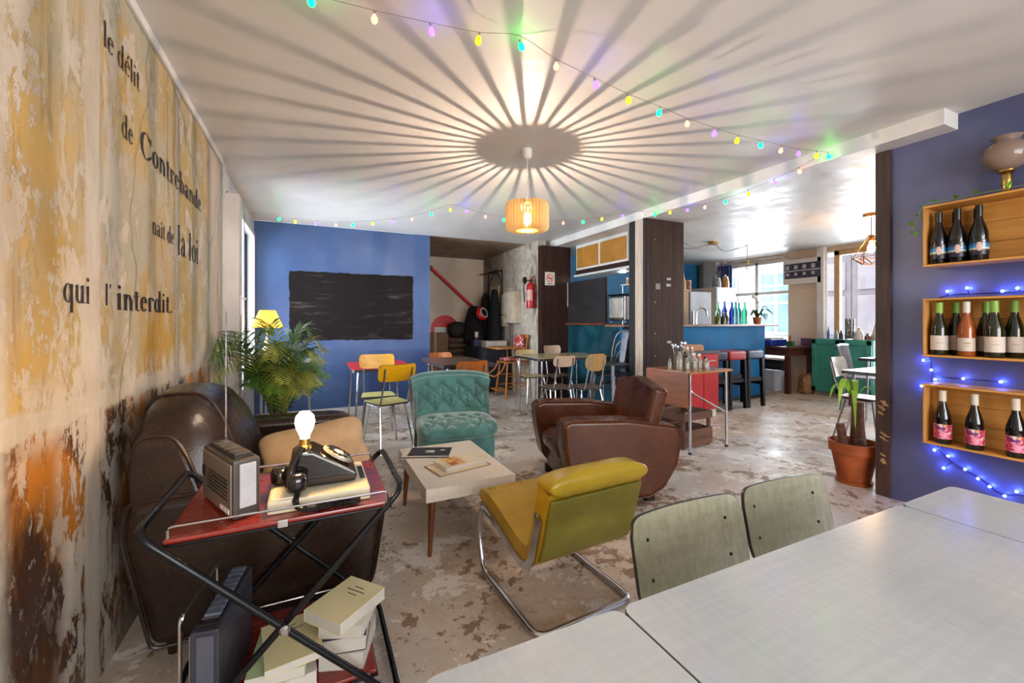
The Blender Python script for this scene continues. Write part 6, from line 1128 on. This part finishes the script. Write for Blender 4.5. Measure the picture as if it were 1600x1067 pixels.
# ================================================================ party light strings
gcol = {'g': ('00ff45', 14.0), 'k': ('ff6a55', 3.0), 'p': ('301cff', 18.0), 'y': ('ffd400', 3.0)}
pm_ = {k: emis('party_bulb_' + k, c, e) for k, (c, e) in gcol.items()}; cordm = mat('garland_cord', '83776a', 0.6)
bm_ = {k: MB().lathe([(0.004, 0.0), (0.007, -0.006), (0.0155, -0.022), (0.0165, -0.032), (0.011, -0.043), (0, -0.046)], 12).mesh('bulb', m_) for k, m_ in pm_.items()}
cm_ = MB().lathe([(0, 0.012), (0.006, 0.012), (0.006, -0.004), (0, -0.004)], 8).mesh('bulb_cap', cordm)
def garland(name, label, pts, cols, cord):
    o = thing(name, label, 'lights', (0, 0, 0)); MB().tube(bez(cord, 5), 0.0015, 5).build('cord', cordm, o)
    for p, c in zip(pts, cols):
        b = bpy.data.objects.new('bulb', bm_[c]); col.objects.link(b); b.parent = o; b.location = (p[0], p[1], p[2] + 0.025); b.rotation_euler = (rng.uniform(-.25, .25), rng.uniform(-.25, .25), 0); b.scale = (0.8, 0.8, 0.85)
        k = bpy.data.objects.new('bulb_cap', cm_); col.objects.link(k); k.parent = b; k.location = (0, 0, 0)
A1 = [(-0.006, 1.724, 2.36), (0.214, 1.7, 2.353), (0.429, 1.677, 2.356), (0.631, 1.656, 2.364), (0.814, 1.636, 2.374)]
A2 = [(1.001, 1.643, 2.343), (1.225, 1.652, 2.317), (1.432, 1.66, 2.293), (1.655, 1.669, 2.283), (1.86, 1.677, 2.267), (2.088, 1.686, 2.265), (2.303, 1.694, 2.264), (2.522, 1.703, 2.279), (2.746, 1.712, 2.29), (2.943, 1.72, 2.305), (3.161, 1.728, 2.332), (3.31, 1.734, 2.351)]
up = lambda ps, dz=0.037: [(x, y, z + dz) for x, y, z in ps]
seq = 'gkpy'; garland('party_light_string', 'coloured party light string crossing the ceiling over the tables to the beam', A1 + A2, [seq[i % 4] for i in range(17)], [(-0.23, 1.75, 2.415)] + up(A1[:-1]) + [(0.812, 1.636, 2.425)] + up(A2))
B1 = [(-0.331, 5.16, 2.285), (-0.174, 5.079, 2.256), (0.031, 4.972, 2.233), (0.218, 4.875, 2.217), (0.385, 4.788, 2.216), (0.57, 4.692, 2.227), (0.772, 4.586, 2.246), (0.944, 4.497, 2.272), (1.133, 4.399, 2.324), (1.309, 4.307, 2.363)]
B2 = [(1.478, 4.237, 2.352), (1.66, 4.161, 2.299), (1.843, 4.085, 2.268), (2.121, 3.968, 2.23), (2.427, 3.841, 2.24), (2.626, 3.758, 2.257), (2.82, 3.677, 2.287), (3.027, 3.591, 2.324), (3.222, 3.51, 2.345)]
B3 = [(3.30, 3.40, 2.325), (3.31, 3.2, 2.30), (3.31, 2.98, 2.272), (3.31, 2.77, 2.25), (3.31, 2.56, 2.245), (3.31, 2.34, 2.255), (3.31, 2.12, 2.28), (3.31, 1.93, 2.31)]
B3 = [(x, y, z) for x, y, z in B3]
cs = ['g', 'y', 'p', 'k', 'g', 'y', 'p', 'k', 'g', 'y'] + ['p', 'k', 'g', 'y', 'k', 'g', 'y', 'p', 'k'] + ['g', 'y', 'p', 'k', 'g', 'y', 'p', 'k']
garland('party_light_string', 'coloured party light string running past the chalkboard wall to the dark pillar', B1 + B2 + B3, cs, [(-0.62, 5.31, 2.36)] + up(B1[:-1]) + [(1.309, 4.307, 2.425)] + up(B2) + up(B3) + [(3.31, 1.78, 2.39)])

# ================================================================ kitchen ceiling lamps
kl = thing('spider_ceiling_lamp', 'brass ceiling rose with looping cables and hanging bare bulb over the bar', 'lamp', (5.66, 4.59, 2.43))
MB().lathe([(0, 0), (0.07, 0), (0.07, -0.035), (0, -0.04)], 18).build('ceiling_rose', brass, kl); cbm = mat('tan_cable', '8a7a68', 0.6)
MB().tube(bez([(0.05, 0, -0.03), (0.25, 0, -0.12), (0.55, -0.02, -0.06), (0.74, -0.05, -0.005)], 8), 0.006, 6).tube([(0.74, -0.05, -0.005), (0.74, -0.05, -0.25)], 0.006, 6).build('cable', cbm, kl); MB().tube(bez([(-0.05, 0, -0.03), (-0.3, -0.05, -0.14), (-0.7, -0.1, -0.10), (-1.0, -0.1, -0.005)], 8), 0.006, 6).build('cable', cbm, kl); MB().tube(bez([(-0.05, 0.02, -0.03), (-0.3, 0.2, -0.09), (-0.8, 0.35, -0.005)], 8), 0.006, 6).build('cable', cbm, kl)
MB().lathe([(0, -0.25), (0.02, -0.25), (0.02, -0.30), (0, -0.30)], 12, (0.74, -0.05, 0)).build('socket', brass, kl); MB().lathe([(0.014, -0.30), (0.03, -0.35), (0.028, -0.38), (0, -0.40)], 14, (0.74, -0.05, 0)).build('bulb', thin_glass('unlit_bulb', 'ecebe6', 'd0ccc4', 0.15), kl)
cg = thing('cage_pendant_lamp', 'copper wire cage pendant lamp glowing near the brown post', 'lamp', (5.865, 2.62, 2.43)); cop = mat('copper_wire', 'b07a3a', 0.25, 1.0, var=0.05)
MB().lathe([(0, 0), (0.08, 0), (0.08, -0.03), (0, -0.035)], 18).build('ceiling_rose', cop, cg); MB().tube([(0, 0, -0.03), (0, 0, -0.24)], 0.005, 6).build('cord', cbm, cg); MB().lathe([(0, -0.24), (0.022, -0.24), (0.024, -0.31), (0, -0.31)], 14).build('socket', cop, cg)
ring1 = [(0.17 * math.cos(2 * math.pi * k / 6), 0.17 * math.sin(2 * math.pi * k / 6), -0.50) for k in range(6)]; ring2 = [(0.08 * math.cos(2 * math.pi * (k + .5) / 6), 0.08 * math.sin(2 * math.pi * (k + .5) / 6), -0.58) for k in range(6)]
for k in range(6): MB().tube([(0.02 * math.cos(k), 0.02 * math.sin(k), -0.24), ring1[k]], 0.005, 6).tube([ring1[k], ring1[(k + 1) % 6]], 0.005, 6).tube([ring1[k], ring2[k]], 0.005, 6).tube([ring1[(k + 1) % 6], ring2[k]], 0.005, 6).tube([ring2[k], ring2[(k + 1) % 6]], 0.005, 6).build('cage_wire', cop, cg)
MB().lathe([(0.014, -0.31), (0.02, -0.34), (0.036, -0.385), (0.034, -0.42), (0.015, -0.44), (0, -0.445)], 18).build('bulb', emis('cage_bulb_glow', 'ffbe70', 130.0), cg)
